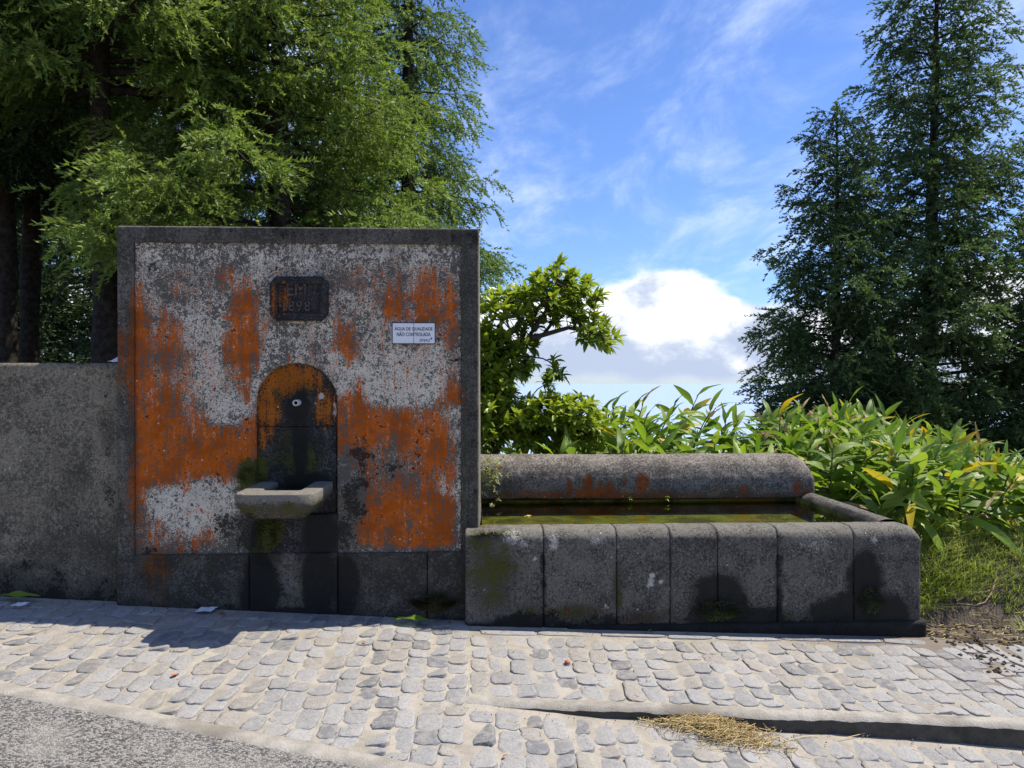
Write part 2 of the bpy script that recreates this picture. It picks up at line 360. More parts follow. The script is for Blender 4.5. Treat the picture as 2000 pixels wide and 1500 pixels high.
# ------------------------------------------------------------------ pavements
def yk(x): return -1.112 - .05 * x                      # front edge of the raised pavement
def ys_(x): return np.where(x > -2.3, -1.117 - .307 * (x + 2.219), -1.092 - .06 * (x + 2.3))   # edge between setts and asphalt
gx = np.arange(-9, 9.01, .1); gy = np.arange(-7, .34, .08)
XX, YY = np.meshgrid(gx, gy, indexing='ij')
V = np.stack([XX, YY, G(XX, YY) - .0035 + .005 * (fbm(XX * 6, YY * 6, 21) - .5)], -1).reshape(-1, 3)
fc = grid_faces(len(gx), len(gy)); lft = gx[fc[:, 0] // len(gy)] < -.05
pavement = obj('pavement', mesh_np('pavement', V, fc[lft]), M['mortar'], smooth=True); tag(pavement, kind='structure')
lower = obj('lower_pavement', mesh_np('lower_pavement', V, fc[~lft]), M['mortar'], smooth=True); tag(lower, kind='structure')
px_ = np.arange(-.05, 9.01, .08); t_ = np.linspace(0, 1, 20)
XX, TT = np.meshgrid(px_, t_, indexing='ij'); YY = (yk(XX) + .07) * (1 - TT) + .14 * TT
V = np.stack([XX, YY, PLAT(XX, YY) - .0035 + .005 * (fbm(XX * 6, YY * 6, 22) - .5)], -1).reshape(-1, 3)
platform = obj('raised_pavement', mesh_np('raised_pavement', V, grid_faces(len(px_), len(t_))), M['mortar'], smooth=True); tag(platform, kind='structure')
# cement edging of the raised pavement: worn top, dark mossy riser
kx = np.arange(-.12, 9, .03); prof = [(.105, -.006), (.085, .003), (.045, .007), (.012, .004), (.0, -.012)]
V = []
for x in kx:
    wob = .022 * (float(fbm(np.array(x * 4.), np.array(.3), 31)) - .5) * 2 + .010 * (float(vnoise(np.array(x * 19.), np.array(.7), 37)) - .5)
    hz = .014 * (float(fbm(np.array(x * 9.), np.array(5.3), 33)) - .5) + .006 * (float(vnoise(np.array(x * 27.), np.array(1.7), 35)) - .5)
    for (dy, dz) in prof: V.append((x, yk(x) + dy + wob * (1 if dy < .08 else 0), float(PLAT(x, yk(x))) + dz + hz))
    
kerb = obj('kerb', mesh_np('kerb', V, grid_faces(len(kx), len(prof))[:, ::-1]), M['kerbstone'], smooth=True); tag(kerb, kind='structure')
R_ = []
for i, x in enumerate(kx):
    y0, z0 = V[i * len(prof) + len(prof) - 1][1:]
    zb = float(G(x, y0)) - .03
    n_ = float(fbm(np.array(x * 9.), np.array(2.2), 41)) - .5
    for k, (f, dy) in enumerate(((0, .0005), (.25, -.002 + .012 * n_), (.6, .004 + .016 * n_), (1, -.006))): R_.append((x, y0 + dy, z0 * (1 - f) + zb * f))
obj('riser', mesh_np('riser', R_, grid_faces(len(kx), 4)[:, ::-1]), M['riser'], kerb, smooth=True)

def sheet(name, o0, o1, lift, m, wob=0.0):
    sx = np.arange(-9, 9.01, .12); tt = np.linspace(0, 1, 8); A, B = np.meshgrid(sx, tt, indexing='ij')
    Y = ys_(A) + o0 * (1 - B) + o1 * B
    if wob: Y = Y + wob * (fbm(A * 5, B * 0 + .5, 51) - .5) * np.where(B < .5, 1, 0) * 2
    Y = np.maximum(Y, -9)
    V = np.stack([A, Y, G(A, Y) + lift], -1).reshape(-1, 3)
    o = obj(name, mesh_np(name, V, grid_faces(len(sx), len(tt))[:, ::-1]), m, smooth=True); return tag(o, kind='structure')
sheet('road_margin', -.075, -.60, .0045, M['asphalt'])
sheet('road', -.58, -6.5, .009, M['concrete'], .05)
# whitish cement strip along the setts
sx = np.arange(-6, 4, .03); prof = [(.035, -.006), (.022, .010), (-.02, .013), (-.065, .011), (-.085, -.004)]
V = []
for x in sx:
    wob = .03 * (float(fbm(np.array(x * 3.), np.array(.1), 61)) - .5)
    for k, (dy, dz) in enumerate(prof):
        y = float(ys_(x)) + dy + wob * (1 + .6 * (k % 2)) + .01 * (float(vnoise(np.array(x * 23.), np.array(k * 3.1), 63)) - .5); V.append((x, y, float(G(x, y)) + dz))
strip = obj('edging_strip', mesh_np('edging_strip', V, grid_faces(len(sx), len(prof))[:, ::-1]), M['kerbstone'], smooth=True); tag(strip, kind='structure')

# each sett its own stone
def cobble_mesh(i):
    r = np.random.default_rng(100 + i); n = 16; V = []; F = []
    an = np.arange(n) * 2 * math.pi / n + .2
    p = 6.0 + r.random() * 8
    rr = 1 / (np.abs(np.cos(an)) ** p + np.abs(np.sin(an)) ** p) ** (1 / p)
    rr = np.minimum(rr, 1.34) * (1 + r.normal(0, .035, n)); sk = r.normal(0, .09)
    X = np.cos(an) * rr * .5; Y = np.sin(an) * rr * .5; X = X + sk * Y
    tilt = r.normal(0, .004, 2)
    for sc, z in ((1.0, -.03), (1.0, -.0048), (.955, -.0020), (.75, -.0004)):
        for k in range(n): V.append((X[k] * sc, Y[k] * sc, z + (X[k] * tilt[0] + Y[k] * tilt[1] + r.normal(0, .0008) if z > -.01 else 0)))
    V.append((0, 0, .0002 + r.normal(0, .0008)))
    for a in range(3):
        for k in range(n):
            q = (a * n + k, a * n + (k + 1) % n, (a + 1) * n + (k + 1) % n, (a + 1) * n + k); F.append(q[:3]); F.append((q[0], q[2], q[3]))
    for k in range(n): F.append((3 * n + k, 3 * n + (k + 1) % n, 4 * n))
    me = mesh_np('cobble', V, F); me.materials.append(M['cobble'])
    me.polygons.foreach_set('use_smooth', np.ones(len(F), bool)); return me
CM = [cobble_mesh(i) for i in range(24)]
def in_view(x, y, z, mg=60):
    dx, dy, dz = x - CAM[0], y - CAM[1], z - CAM[2]
    zc = dx * math.sin(YAW) + dy * math.cos(YAW); xc = dx * math.cos(YAW) - dy * math.sin(YAW)
    if zc < .3: return False
    u = 1000 + FPX * xc / zc; v = HOR - FPX * dz / zc
    return -mg < u < 2000 + mg and -mg < v < 1500 + mg
def lay(parent, f, x0, x1, ylo, yhi, seed, tilt):
    r = random.Random(seed); x = x0; cnt = 0
    while x < x1:
        wl = r.uniform(.094, .118); y = yhi(x + wl / 2) - r.uniform(0, .04); lo = ylo(x + wl / 2)
        while y > lo + .05:
            ln = r.choice([.12, .14, .16, .18, .20]) * r.uniform(.92, 1.08)
            if y - ln < lo + .06: ln = y - lo
            cx, cy = x + wl / 2 + r.gauss(0, .004), y - ln / 2
            if ln > .05 and in_view(cx, cy, float(f(cx, cy))):
                o = bpy.data.objects.new('cobble', CM[r.randrange(24)]); COL.objects.link(o); o.parent = parent
                o.location = (cx, cy, float(f(cx, cy)) + r.gauss(.0008, .0013))
                sx_ = float(f(cx + .05, cy) - f(cx - .05, cy)) / .1
                o.rotation_euler = (math.atan(.02) + r.gauss(0, .008), -math.atan(sx_) + r.gauss(0, .008), r.gauss(0, .045) + (math.pi if r.random() < .5 else 0))
                o.scale = ((wl - r.uniform(-.004, .007)), (ln - r.uniform(-.005, .009)), 1); cnt += 1
            y -= ln
        x += wl
    return cnt
wallbase = lambda x: .09 if x > -2.26 else .15
n1 = lay(pavement, G, -3.6, -.150, lambda x: float(ys_(x)) + .035, wallbase, 1, 0)
n2 = lay(lower, G, -.043, 3.6, lambda x: max(-2.35, float(ys_(x)) + .035), lambda x: yk(x) - .03, 2, 0)
n3 = lay(platform, PLAT, -.043, 3.7, lambda x: yk(x) + .10, lambda x: -.16 if x < 2.9 else -.10, 3, 0)
r = random.Random(5); x = .0
while x < 2.75:                                             # a course of long stones along the foot of the trough
    ln = r.uniform(.25, .42); o = bpy.data.objects.new('cobble', CM[r.randrange(24)]); COL.objects.link(o); o.parent = platform
    cy = -.105 + r.gauss(0, .006); o.location = (x + ln / 2, cy, float(PLAT(x + ln / 2, cy)) + .003); o.rotation_euler = (math.atan(.02), math.atan(.037), 0)
    o.scale = (ln - .015, .085, 1); x += ln
print('cobbles', n1, n2, n3)

# ------------------------------------------------------------------ painted stains: digit grids and blobs in wall coordinates
OR = """
00000000000000000000000000000000000
00200000000000000000000000000000000
02200000000000000000000000220200000
02200000000000000000000000330233000
01200000000030000000000000340553300
02300000000353000000000000550654600
04502000000574000000020000764664700
05623000000685000000020000872765800
06724400003786000000033000764765700
07735530000786000000054000000004620
38746530005887000000065200000003700
37746540005888000000467400000002600
47545543004785005000005500000000400
47545544003473000000002000000000500
47556544004462000000000500000003600
07666553004360000000004600000004750
06666653000050000000056630000006760
05677654200000000000056875566564200
05878765400066300000056887787676300
04988875766756700000056898887887500
04988766777788800000067886567888600
05988777888899900000033564345677600
05979888988886000000012453334688600
06878888878620000000001353343576700
06887663246300000000000253454574600
07532261340000000000000064566674300
06511152240000000000000066778888640
05422266440000000000000068887888700
03543215704000000000000477774788700
02433222740000000000000475677688700
03433335530000000000000466678888600
01344233000000000000000000000000000
00233100000000000000000000000000000
"""
WH = """
11111111111111111111111111111111111
24444434434444444444433444444444421
24554434443445444444444444444554421
24554333343445544444444455445555421
24443333333445544444444454444555421
24443333334454544444444444444444421
24443333344444444444455444444444421
24444444444444444444555444445555421
23444455544444444454555444455555421
23344455554444445555555444555555421
23444456665444455555665555555554421
13444456666444455555665556666666421
13344556665444555555666666777776431
13345556665445555555667777777777431
23345556676545555555666777888877431
23355556665655555555567778888877441
22344556666656555555566677888776441
22334455666656655555555555555555551
22333445655554555555544444445555551
22333344444444444444444444445556651
22333333344333444444433334444455651
22333333333333333322222233344455541
22333333333333322222222233334444441
22333333333333222222222333334444441
22334455567533222222222233333446641
22455667778743222222222223333346651
22567778888743222222222222333334551
22577788878633222222222222233333441
22566677766433222222222223343333331
12455567776433222222222233333333331
12344444444333222222222222223333331
11222222222222222222222222222222221
11111111111111111111111111111111111
"""
def grid(txt): return np.array([[int(c) for c in l] for l in txt.strip().split('\n')], float) / 9
def samp(gr, u, v, u0=240, v0=460, st=20):
    a = np.clip((u - u0) / st, 0, gr.shape[1] - 1.001); b_ = np.clip((v - v0) / st, 0, gr.shape[0] - 1.001)
    i = a.astype(int); j = b_.astype(int); fa = a - i; fb = b_ - j
    return (gr[j, i] * (1 - fa) + gr[j, i + 1] * fa) * (1 - fb) + (gr[j + 1, i] * (1 - fa) + gr[j + 1, i + 1] * fa) * fb
GO, GW = grid(OR), grid(WH)
def blobs(u, v, L):
    s = np.zeros_like(u)
    for (cu, cv, ru, rv, a) in L: s = np.maximum(s, a * np.exp(-(((u - cu) / ru) ** 2 + ((v - cv) / rv) ** 2) ** 1.5))
    return s
def paint(o, Y, w=.35, o_=0., m=0., k=0., l=0.):
    """give a mesh its stain attributes; each may be a number or a function of wall pixel coordinates"""
    me = o.data; V = verts(me); u, v = uv_of(V[:, 0], V[:, 2], Y)
    for nme, f in (('w', w), ('o', o_), ('m', m), ('k', k), ('l', l)):
        set_attr(me, nme, f(u, v) if callable(f) else np.full(len(V), f))
def front_slab(x0, x1, z0, z1, yf, yb, nx, nz, bev=.006, rough=.0025, seed=1):
    """block whose front is a fine grid with worn, rounded edges -> mesh"""
    xs = np.linspace(x0, x1, nx); zs = np.linspace(z0, z1, nz); A, B = np.meshgrid(xs, zs, indexing='ij')
    dx = np.minimum(A - x0, x1 - A); dz = np.minimum(B - z0, z1 - B); e = np.minimum(dx, dz)
    Y = yf + np.where(e < bev, bev - np.sqrt(np.maximum(bev ** 2 - (bev - e) ** 2, 0)), 0) + rough * (fbm(A * 22, B * 22, seed) - .5) * 2
    V = np.stack([A, Y, B], -1).reshape(-1, 3); F = grid_faces(nx, nz)[:, [0, 1, 2, 3]]
    n0 = len(V); idx = lambda i, j: i * nz + j
    ring = [idx(i, 0) for i in range(nx)] + [idx(nx - 1, j) for j in range(1, nz)] + [idx(i, nz - 1) for i in range(nx - 2, -1, -1)] + [idx(0, j) for j in range(nz - 2, 0, -1)]
    Vb = V[ring].copy(); Vb[:, 1] = yb; n = len(ring)
    Fb = [(ring[q], n0 + q, n0 + (q + 1) % n, ring[(q + 1) % n]) for q in range(n)]
    V = np.concatenate([V, Vb]); F = np.concatenate([F, np.array(Fb)])
    return mesh_np('slab', V, F)
# ------------------------------------------------------------------ fountain wall
TOPZ = 2.490
def zpx(v, Y=.1): return float(P(580, v, Y)[2])
def xpx(u, Y=.1): return float(P(u, 900, Y)[0])
fw = empty('wall_fountain', (-1.12, .3, 0.03)); tag(fw, 'tall rendered fountain wall with dark cement border and orange algae stains', 'fountain', kind='thing')
wl, wr = -2.25, 0.0
pan0 = zpx(1080)
# core of the wall
Vc = [(wl + .004, .125, -.15), (wr - .001, .125, -.15), (wr + .018, .56, -.15), (wl, .56, -.15), (wl + .004, .125, TOPZ - .004), (wr - .001, .125, TOPZ - .004), (wr + .006, .56, TOPZ - .004), (wl, .56, TOPZ - .004)]
core = obj('core', mesh_np('core', Vc, [(1, 2, 6, 5), (2, 3, 7, 6), (3, 0, 4, 7), (4, 5, 6, 7)]), M['cement'], fw); paint(core, .1, w=.62, o_=0)
# rendered panel with the recess of the niche
NXP, NZP = 340, 300
xs = np.linspace(wl + .01, wr - .01, NXP); zs = np.linspace(pan0 - .02, TOPZ - .03, NZP); A, B = np.meshgrid(xs, zs, indexing='ij')
U, Vv = uv_of(A, B, .115)
NU, NV, NR = 579.0, 789.0, 80.0
hole = np.where(Vv < NV, (U - NU) ** 2 + (Vv - NV) ** 2 < NR ** 2, np.abs(U - NU) < NR) & (Vv < 1005)
Y = .115 + .004 * (fbm(A * 6, B * 6, 71) - .5) * 2 + .0018 * (fbm(A * 30, B * 30, 75) - .5) * 2
Y = np.where(hole, .165, Y)
panel = obj('render_panel', mesh_np('render_panel', np.stack([A, Y, B], -1).reshape(-1, 3), grid_faces(NXP, NZP)), M['plaster'], fw, smooth=False)
panel.data.polygons.foreach_set('use_smooth', np.ones(len(panel.data.polygons), bool))
def pw(u, v):
    w_ = samp(GW, u, v) * 1.0; n = fbm(u / 26, v / 40, 5)
    white = blobs(u, v, [(800, 735, 75, 55, .85), (690, 745, 34, 30, .72), (330, 985, 45, 30, .88), (403, 970, 30, 34, .85), (385, 1020, 35, 26, .78), (300, 1030, 50, 26, .62),
                         (872, 950, 12, 18, .75), (895, 975, 14, 26, .75), (465, 725, 10, 30, .72), (380, 855, 14, 10, .7), (815, 1020, 16, 16, .55)])
    return np.maximum(w_ * .86 + .02 + (n - .5) * .3, white * .84 + (n - .5) * .25)
def po(u, v):
    o = samp(GO, u, v) * (1 - blobs(u, v, [(340, 985, 55, 36, .8), (403, 968, 30, 34, .95), (385, 1015, 32, 22, .8), (800, 735, 74, 52, 1.0)]))
    inside = np.clip((u - 262) / 20, 0, 1) * np.clip((905 - u) / 20, 0, 1) * np.clip((v - 470) / 60, 0, 1)
    return np.maximum(o, inside * (.10 + .22 * fbm(u / 50, v / 90, 25)) * np.clip((1000 - v) / 60, .4, 1))
panel_m = lambda u, v: blobs(u, v, [(488, 925, 34, 38, .75), (470, 960, 26, 20, .55), (520, 1050, 34, 60, .55)])
panel_k = lambda u, v: np.maximum(blobs(u, v, [(690, 960, 40, 110, .42), (462, 1030, 50, 60, .5), (760, 920, 70, 45, .22), (500, 1062, 40, 40, .5), (300, 1078, 90, 18, .32), (672, 1040, 26, 60, .55)]),
                                  .26 * np.clip((v - 1040) / 40, 0, 1) * np.clip((500 - u) / 90, 0, 1))
paint(panel, .115, w=pw, o_=po, m=panel_m, k=panel_k)
# cement border: one frame round three sides
xa, xb, zt = xpx(262), xpx(900), zpx(475)
fx = np.unique(np.concatenate([np.linspace(wl, xa, 16), np.linspace(xa, xb, 150), np.linspace(xb, wr, 16)])); fz = np.unique(np.concatenate([np.linspace(pan0 - .02, zt, 140), np.linspace(zt, TOPZ, 18)]))
A, B = np.meshgrid(fx, fz, indexing='ij'); e = np.minimum(np.minimum(A - wl, wr - A), TOPZ - B)
Y = .0985 + np.where(e < .012, .012 - np.sqrt(np.maximum(.012 ** 2 - (.012 - e) ** 2, 0)), 0) + .003 * (fbm(A * 9, B * 9, 81) - .5) * 2
A = A + .004 * (fbm(A * 5, B * 7, 83) - .5)
fc = grid_faces(len(fx), len(fz)); cen_x = .5 * (fx[fc[:, 0] // len(fz)] + fx[fc[:, 1] // len(fz)]); cen_z = .5 * (fz[fc[:, 0] % len(fz)] + fz[fc[:, 2] % len(fz)])
fc = fc[~((cen_x > xa) & (cen_x < xb) & (cen_z < zt))]
border = obj('cement_border', mesh_np('cement_border', np.stack([A, Y, B], -1).reshape(-1, 3), fc), M['cement'], fw, smooth=True)
paint(border, .1, w=lambda u, v: .25 + (fbm(u / 20, v / 30, 6) - .5) * .5 + blobs(u, v, [(580, 440, 600, 3, .5)]) + .12 * (u < 300) * (v > 480),  # thin pale line along the top edge paints its sunlit bevel
      o_=lambda u, v: samp(GO, np.clip(u, 245, 915), v) * np.where(u < 300, .95, .75), k=lambda u, v: .22 * (u > 880) + blobs(u, v, [(600, 450, 120, 20, .2), (860, 455, 60, 20, .25)]))
md = border.modifiers.new('thick', 'SOLIDIFY'); md.thickness = .022; md.offset = -1
# base course of stones
for i, (u0, u1) in enumerate(((228, 486), (487, 659), (660, 834), (835, 916))):
    x0, x1 = xpx(u0), xpx(u1); zb = float(G(x0, 0)) - .12
    bl = obj('base_stone', front_slab(x0 + .0008, x1 - .0008, zb, pan0 - .004 + .003 * (i % 2), .092 + .001 * (i % 3), .2, 60, 46, .005, .003, 90 + i), M['basalt'], fw, smooth=True)
    paint(bl, .1, w=lambda u, v: .17 + (fbm(u / 30, v / 30, 8) - .5) * .5 + blobs(u, v, [(560, 1130, 30, 60, .3), (575, 1170, 25, 30, .25)]), o_=lambda u, v: samp(GO, u, v) * .85 + blobs(u, v, [(300, 1105, 40, 22, .42)]),
          m=lambda u, v: blobs(u, v, [(525, 1085, 34, 34, .5), (410, 1110, 12, 26, .4), (860, 1170, 60, 26, .4), (920, 1150, 30, 60, .4)]),
          k=lambda u, v: np.maximum(blobs(u, v, [(508, 1150, 34, 70, 1.4), (625, 1130, 30, 90, 1.4), (672, 1150, 28, 70, 1.1), (560, 1200, 140, 14, 1.0)]), .55 * np.clip((v - 1165 - .04 * (u - 228)) / 30, 0, 1)))
# niche stones
nx0, nx1 = xpx(NU - NR + 1.5, .14), xpx(NU + NR - 1.5, .14)
niche_o = lambda u, v: blobs(u, v, [(555, 738, 62, 36, .95), (522, 795, 28, 56, .95), (585, 735, 40, 24, .9), (634, 795, 22, 46, .72), (515, 850, 16, 34, .6), (606, 745, 30, 24, .7)])
niche_m = lambda u, v: blobs(u, v, [(580, 900, 60, 60, .62), (560, 850, 30, 40, .5), (545, 775, 16, 26, .5), (590, 760, 40, 20, .4), (505, 915, 26, 40, .7), (610, 870, 26, 40, .45)])
niche_k = lambda u, v: blobs(u, v, [(586, 850, 17, 110, .9), (580, 800, 24, 30, .85), (600, 938, 60, 16, .7), (560, 890, 22, 50, .35)])
niche_w = lambda u, v: .28 + (fbm(u / 24, v / 24, 10) - .5) * .5
zj, zl = zpx(832, .14), zpx(1004, .14)
nx, nz = 60, 50; xs = np.linspace(nx0, nx1, nx); cxn = .5 * (nx0 + nx1); rn = .5 * (nx1 - nx0)
zt_ = zpx(NV, .14) + np.sqrt(np.maximum(rn ** 2 - (xs - cxn) ** 2, 0)); A = np.repeat(xs[:, None], nz, 1); B = (zj + .002) + (zt_[:, None] - zj - .002) * np.linspace(0, 1, nz)[None]
Y = .136 + .004 * (fbm(A * 20, B * 20, 95) - .5) * 2 - .022 * np.exp(-(((A - xpx(585, .14)) / .05) ** 2 + ((B - zpx(800, .14)) / .06) ** 2))
arch = obj('niche_arch_stone', mesh_np('niche_arch_stone', np.stack([A, Y, B], -1).reshape(-1, 3), grid_faces(nx, nz)), M['niche'], fw, smooth=True); paint(arch, .14, niche_w, niche_o, niche_m, niche_k, lambda u, v: blobs(u, v, [(628, 774, 6, 7, 1.2), (655, 792, 4, 5, 1.2), (655, 806, 4, 6, 1.1)]))
arch['label'] = 'arched top stone of the niche, orange with a black damp centre'
ns = obj('niche_stone', front_slab(nx0, nx1, zl, zj - .002, .138, .2, 60, 60, .004, .004, 96), M['niche'], fw, smooth=True); paint(ns, .14, niche_w, niche_o, niche_m, niche_k)
ns = obj('niche_stone', front_slab(xpx(487), xpx(660), zpx(1082), zl + .004, .104, .2, 60, 30, .006, .004, 97), M['niche'], fw, smooth=True)
paint(ns, .1, .34, 0, lambda u, v: blobs(u, v, [(525, 1040, 36, 50, .75), (505, 1080, 24, 30, .6)]), lambda u, v: blobs(u, v, [(625, 1050, 34, 70, .95), (500, 1060, 20, 40, .4)]))
# stone basin
def plan(inset, yb=.135):
    x0, x1, y0 = -1.385 + inset, -.925 - inset, -.43 + inset + (.08 if inset in (.112, .116, .122, .14) else 0); r = max(.10 - inset, .02); pts = [(x0, yb)]
    for k in range(9): a = math.pi + k / 8 * math.pi / 2; pts.append((x0 + r + r * math.cos(a), y0 + r + r * math.sin(a)))
    for k in range(9): a = 1.5 * math.pi + k / 8 * math.pi / 2; pts.append((x1 - r + r * math.cos(a), y0 + r + r * math.sin(a)))
    pts.append((x1, yb)); return pts
rings = [(.15, -.152), (.075, -.150), (.066, -.146), (.012, -.080), (.003, -.072), (0, -.066), (0, -.008), (.003, -.002), (.008, 0), (.06, .001), (.112, -.001), (.116, -.005), (.122, -.05), (.14, -.054)]
ZB = .887; V = []; n = 20
for q, (ins, dz) in enumerate(rings):
    for k, (x, y) in enumerate(plan(ins)):
        V.append((x + .003 * random.uniform(-1, 1), y + .003 * random.uniform(-1, 1) * (0 if k in (0, n - 1) else 1), ZB + dz + .002 * random.uniform(-1, 1)))
F = [(a * n + k, a * n + k + 1, (a + 1) * n + k + 1, (a + 1) * n + k) for a in range(len(rings) - 1) for k in range(n - 1)]
F += [(len(rings) * n - n + k, len(rings) * n - n + k + 1, len(rings) * n - 2 - k, len(rings) * n - 1 - k) for k in range(n // 2 - 1)]
F += [(k + 1, k, n - 1 - k, n - 2 - k) for k in range(n // 2 - 1)]
basin = obj('basin', mesh_np('basin', V, F), M['basalt'], fw, smooth=True)
Vb = verts(basin.data); Zr = Vb[:, 2] - ZB
set_attr(basin.data, 'w', np.where(Zr > -.012, .95, np.where(Zr > -.07, .62, .45))); set_attr(basin.data, 'o', np.zeros(len(Vb)))  # top palest: worn stone, plus sunlight put into the colour
set_attr(basin.data, 'm', np.where(Zr < -.06, .45, .0)); set_attr(basin.data, 'k', np.where(Zr < -.1, .25, .0) + np.where((Zr < -.03) & (Vb[:, 1] > -.30) & (Zr > -.065), .3, 0))
md = basin.modifiers.new('smooth', 'SUBSURF'); md.levels = 1; md.render_levels = 1; basin['label'] = 'pale worn stone basin with rounded front corners'
wet = obj('basin_water', mesh_np('basin_water', [(-1.265, -.235, ZB - .022), (-1.045, -.235, ZB - .022), (-1.045, .13, ZB - .022), (-1.265, .13, ZB - .022)], [(0, 1, 2, 3)]), None, basin)
# spout
sp = P(577, 787, .05); V = []; n = 20; prof = [(.0195, .15), (.0195, .055), (.0185, .051), (.015, .050), (.0125, .053), (.012, .075), (.012, .12)]
for (r_, y) in prof:
    for k in range(n): V.append((sp[0] + r_ * math.cos(2 * math.pi * k / n), y, sp[2] + r_ * math.sin(2 * math.pi * k / n)))
F = [(a * n + k, a * n + (k + 1) % n, (a + 1) * n + (k + 1) % n, (a + 1) * n + k) for a in range(len(prof) - 1) for k in range(n)]
spout = obj('spout', mesh_np('spout', V, F), M['pipe'], fw, smooth=True); spout['label'] = 'short pale pipe end in the niche'
V = [(sp[0] + .0122 * math.cos(2 * math.pi * k / n), .085, sp[2] + .0122 * math.sin(2 * math.pi * k / n)) for k in range(n)] + [(sp[0], .085, sp[2])]
obj('bore_shade', mesh_np('bore_shade', V, [(k, (k + 1) % n, n) for k in range(n)]), M['dark_fill'], spout)  # black disc standing in for the shade inside the pipe
# date plaque
DG = lambda: bpy.context.evaluated_depsgraph_get()
def text_mesh(s, width, height, ext=.002, shear=0.0, bold=0.0):
    c = bpy.data.curves.new('t', 'FONT'); c.body = s; c.extrude = ext; c.shear = shear; c.offset = bold; c.resolution_u = 3
    o = bpy.data.objects.new('t', c); COL.objects.link(o); me = bpy.data.meshes.new_from_object(o.evaluated_get(DG())); bpy.data.objects.remove(o); bpy.data.curves.remove(c)
    V = verts(me).copy(); lo, hi = V.min(0), V.max(0)
    V[:, 0] = (V[:, 0] - lo[0]) / (hi[0] - lo[0]) * width; V[:, 1] = (V[:, 1] - lo[1]) / (hi[1] - lo[1]) * height
    W = np.stack([V[:, 0], -V[:, 2], V[:, 1]], 1); me.vertices.foreach_set('co', W.astype(np.float32).ravel()); me.materials.clear(); me.update(); return me
def put_text(name, s, u0, u1, v0, v1, y, m, parent, ext=.001, **kw):
    a, c = P(u0, v1, y), P(u1, v0, y); o = obj(name, text_mesh(s, c[0] - a[0], c[2] - a[2], ext, **kw), m, parent); o.location = (a[0], y, a[2]); return o
px0, px1, pz0, pz1 = xpx(527, .09), xpx(641, .09), zpx(626, .09), zpx(540, .09); ch = .042
def octo(ins, y):
    a, b_, c, d_ = px0 + ins, px1 - ins, pz0 + ins, pz1 - ins; q = ch - ins * .45
    return [(a + q, y, c), (b_ - q, y, c), (b_, y, c + q), (b_, y, d_ - q), (b_ - q, y, d_), (a + q, y, d_), (a, y, d_ - q), (a, y, c + q)]
def rect8(ins, y):
    a, b_, c, d_ = px0 + ins, px1 - ins, pz0 + ins * .92, pz1 - ins * .92; q = .001
    return [(a + q, y, c), (b_ - q, y, c), (b_, y, c + q), (b_, y, d_ - q), (b_ - q, y, d_), (a + q, y, d_), (a, y, d_ - q), (a, y, c + q)]
V = octo(0, .13) + octo(0, .086) + octo(.008, .078) + rect8(.048, .078) + rect8(.053, .096)
F = [(a * 8 + k, a * 8 + (k + 1) % 8, (a + 1) * 8 + (k + 1) % 8, (a + 1) * 8 + k) for a in range(4) for k in range(8)] + [(32, 33, 34, 39), (39, 34, 35, 38), (38, 35, 36, 37)]
me = mesh_np('plaque', V, F); bm = bmesh.new(); bm.from_mesh(me); bmesh.ops.subdivide_edges(bm, edges=bm.edges[:], cuts=5, use_grid_fill=True); bm.to_mesh(me); bm.free()
plaque = obj('plaque', me, M['niche'], fw); plaque['label'] = 'dark octagonal date stone with worn raised letters'
paint(plaque, .09, w=lambda u, v: .26 + (fbm(u / 12, v / 12, 12) - .5) * .4, o_=lambda u, v: blobs(u, v, [(553, 583, 9, 34, .95), (534, 590, 8, 40, .42), (588, 572, 10, 14, .35)]), k=.18)
M['letter'] = stained('plaque_letter', (.03, .027, .026), (.14, .12, .11), fleck=80, contrast=.2)
for s_, u0, u1, v0, v1 in (('E', 561, 573, 553, 577), ('M', 577, 598, 553, 577), ('1', 553, 557, 588, 607), ('8', 564, 575, 588, 607), ('9', 579, 590, 588, 607), ('8', 595, 606, 588, 607)):
    lo = put_text('letter', s_, u0, u1, v0, v1, .094, M['letter'], plaque, .005); set_attr(lo.data, 'w', np.full(len(lo.data.vertices), .42)); set_attr(lo.data, 'o', np.full(len(lo.data.vertices), .12))
# water quality sign: two printed tiles
sg = empty('tile_sign', tuple(P(808, 672, .11))); tag(sg, 'white two-tile notice with navy lettering fixed to the stained wall', 'sign')
sy = .104
for u0, u1 in ((766.5, 807.6), (808.4, 849.5)):
    a, c = P(u0, 671.5, sy), P(u1, 630.5, sy); t_o = obj('tile', to_mesh(box_bm(a[0], c[0], sy, .125, a[2], c[2], .0015, 1), 'tile'), M['tile'], sg)
for (u0, v0, u1, v1) in ((765.5, 629.6, 850.5, 631.2), (765.5, 670.6, 850.5, 672.2), (765.5, 631.2, 767, 670.6), (849, 631.2, 850.5, 670.6)):
    a, c = P(u0, v1, sy), P(u1, v0, sy); obj('border_line', to_mesh(box_bm(a[0], c[0], sy - .0012, sy + .004, a[2], c[2]), 'border_line'), M['ink'], sg)
put_text('lettering', 'ÁGUA DE QUALIDADE', 770.5, 845, 637.6, 646.6, sy - .0008, M['ink'], sg, .0006, bold=.012)
put_text('lettering', 'NÃO CONTROLADA', 775, 841, 647.8, 656.6, sy - .0008, M['ink'], sg, .0006, bold=.012)
put_text('lettering', 'SMAS', 819, 840, 661.8, 667.6, sy - .0008, M['ink'], sg, .0006, shear=.2)
dc = P(842.5, 661.3, sy); n = 14
V = [(dc[0] + .0052 * math.sin(2 * math.pi * k / n) * (1 - .45 * max(0, math.cos(2 * math.pi * k / n))), sy - .0012, dc[2] + .0065 * math.cos(2 * math.pi * k / n)) for k in range(n)] + [(dc[0], sy - .0016, dc[2])]
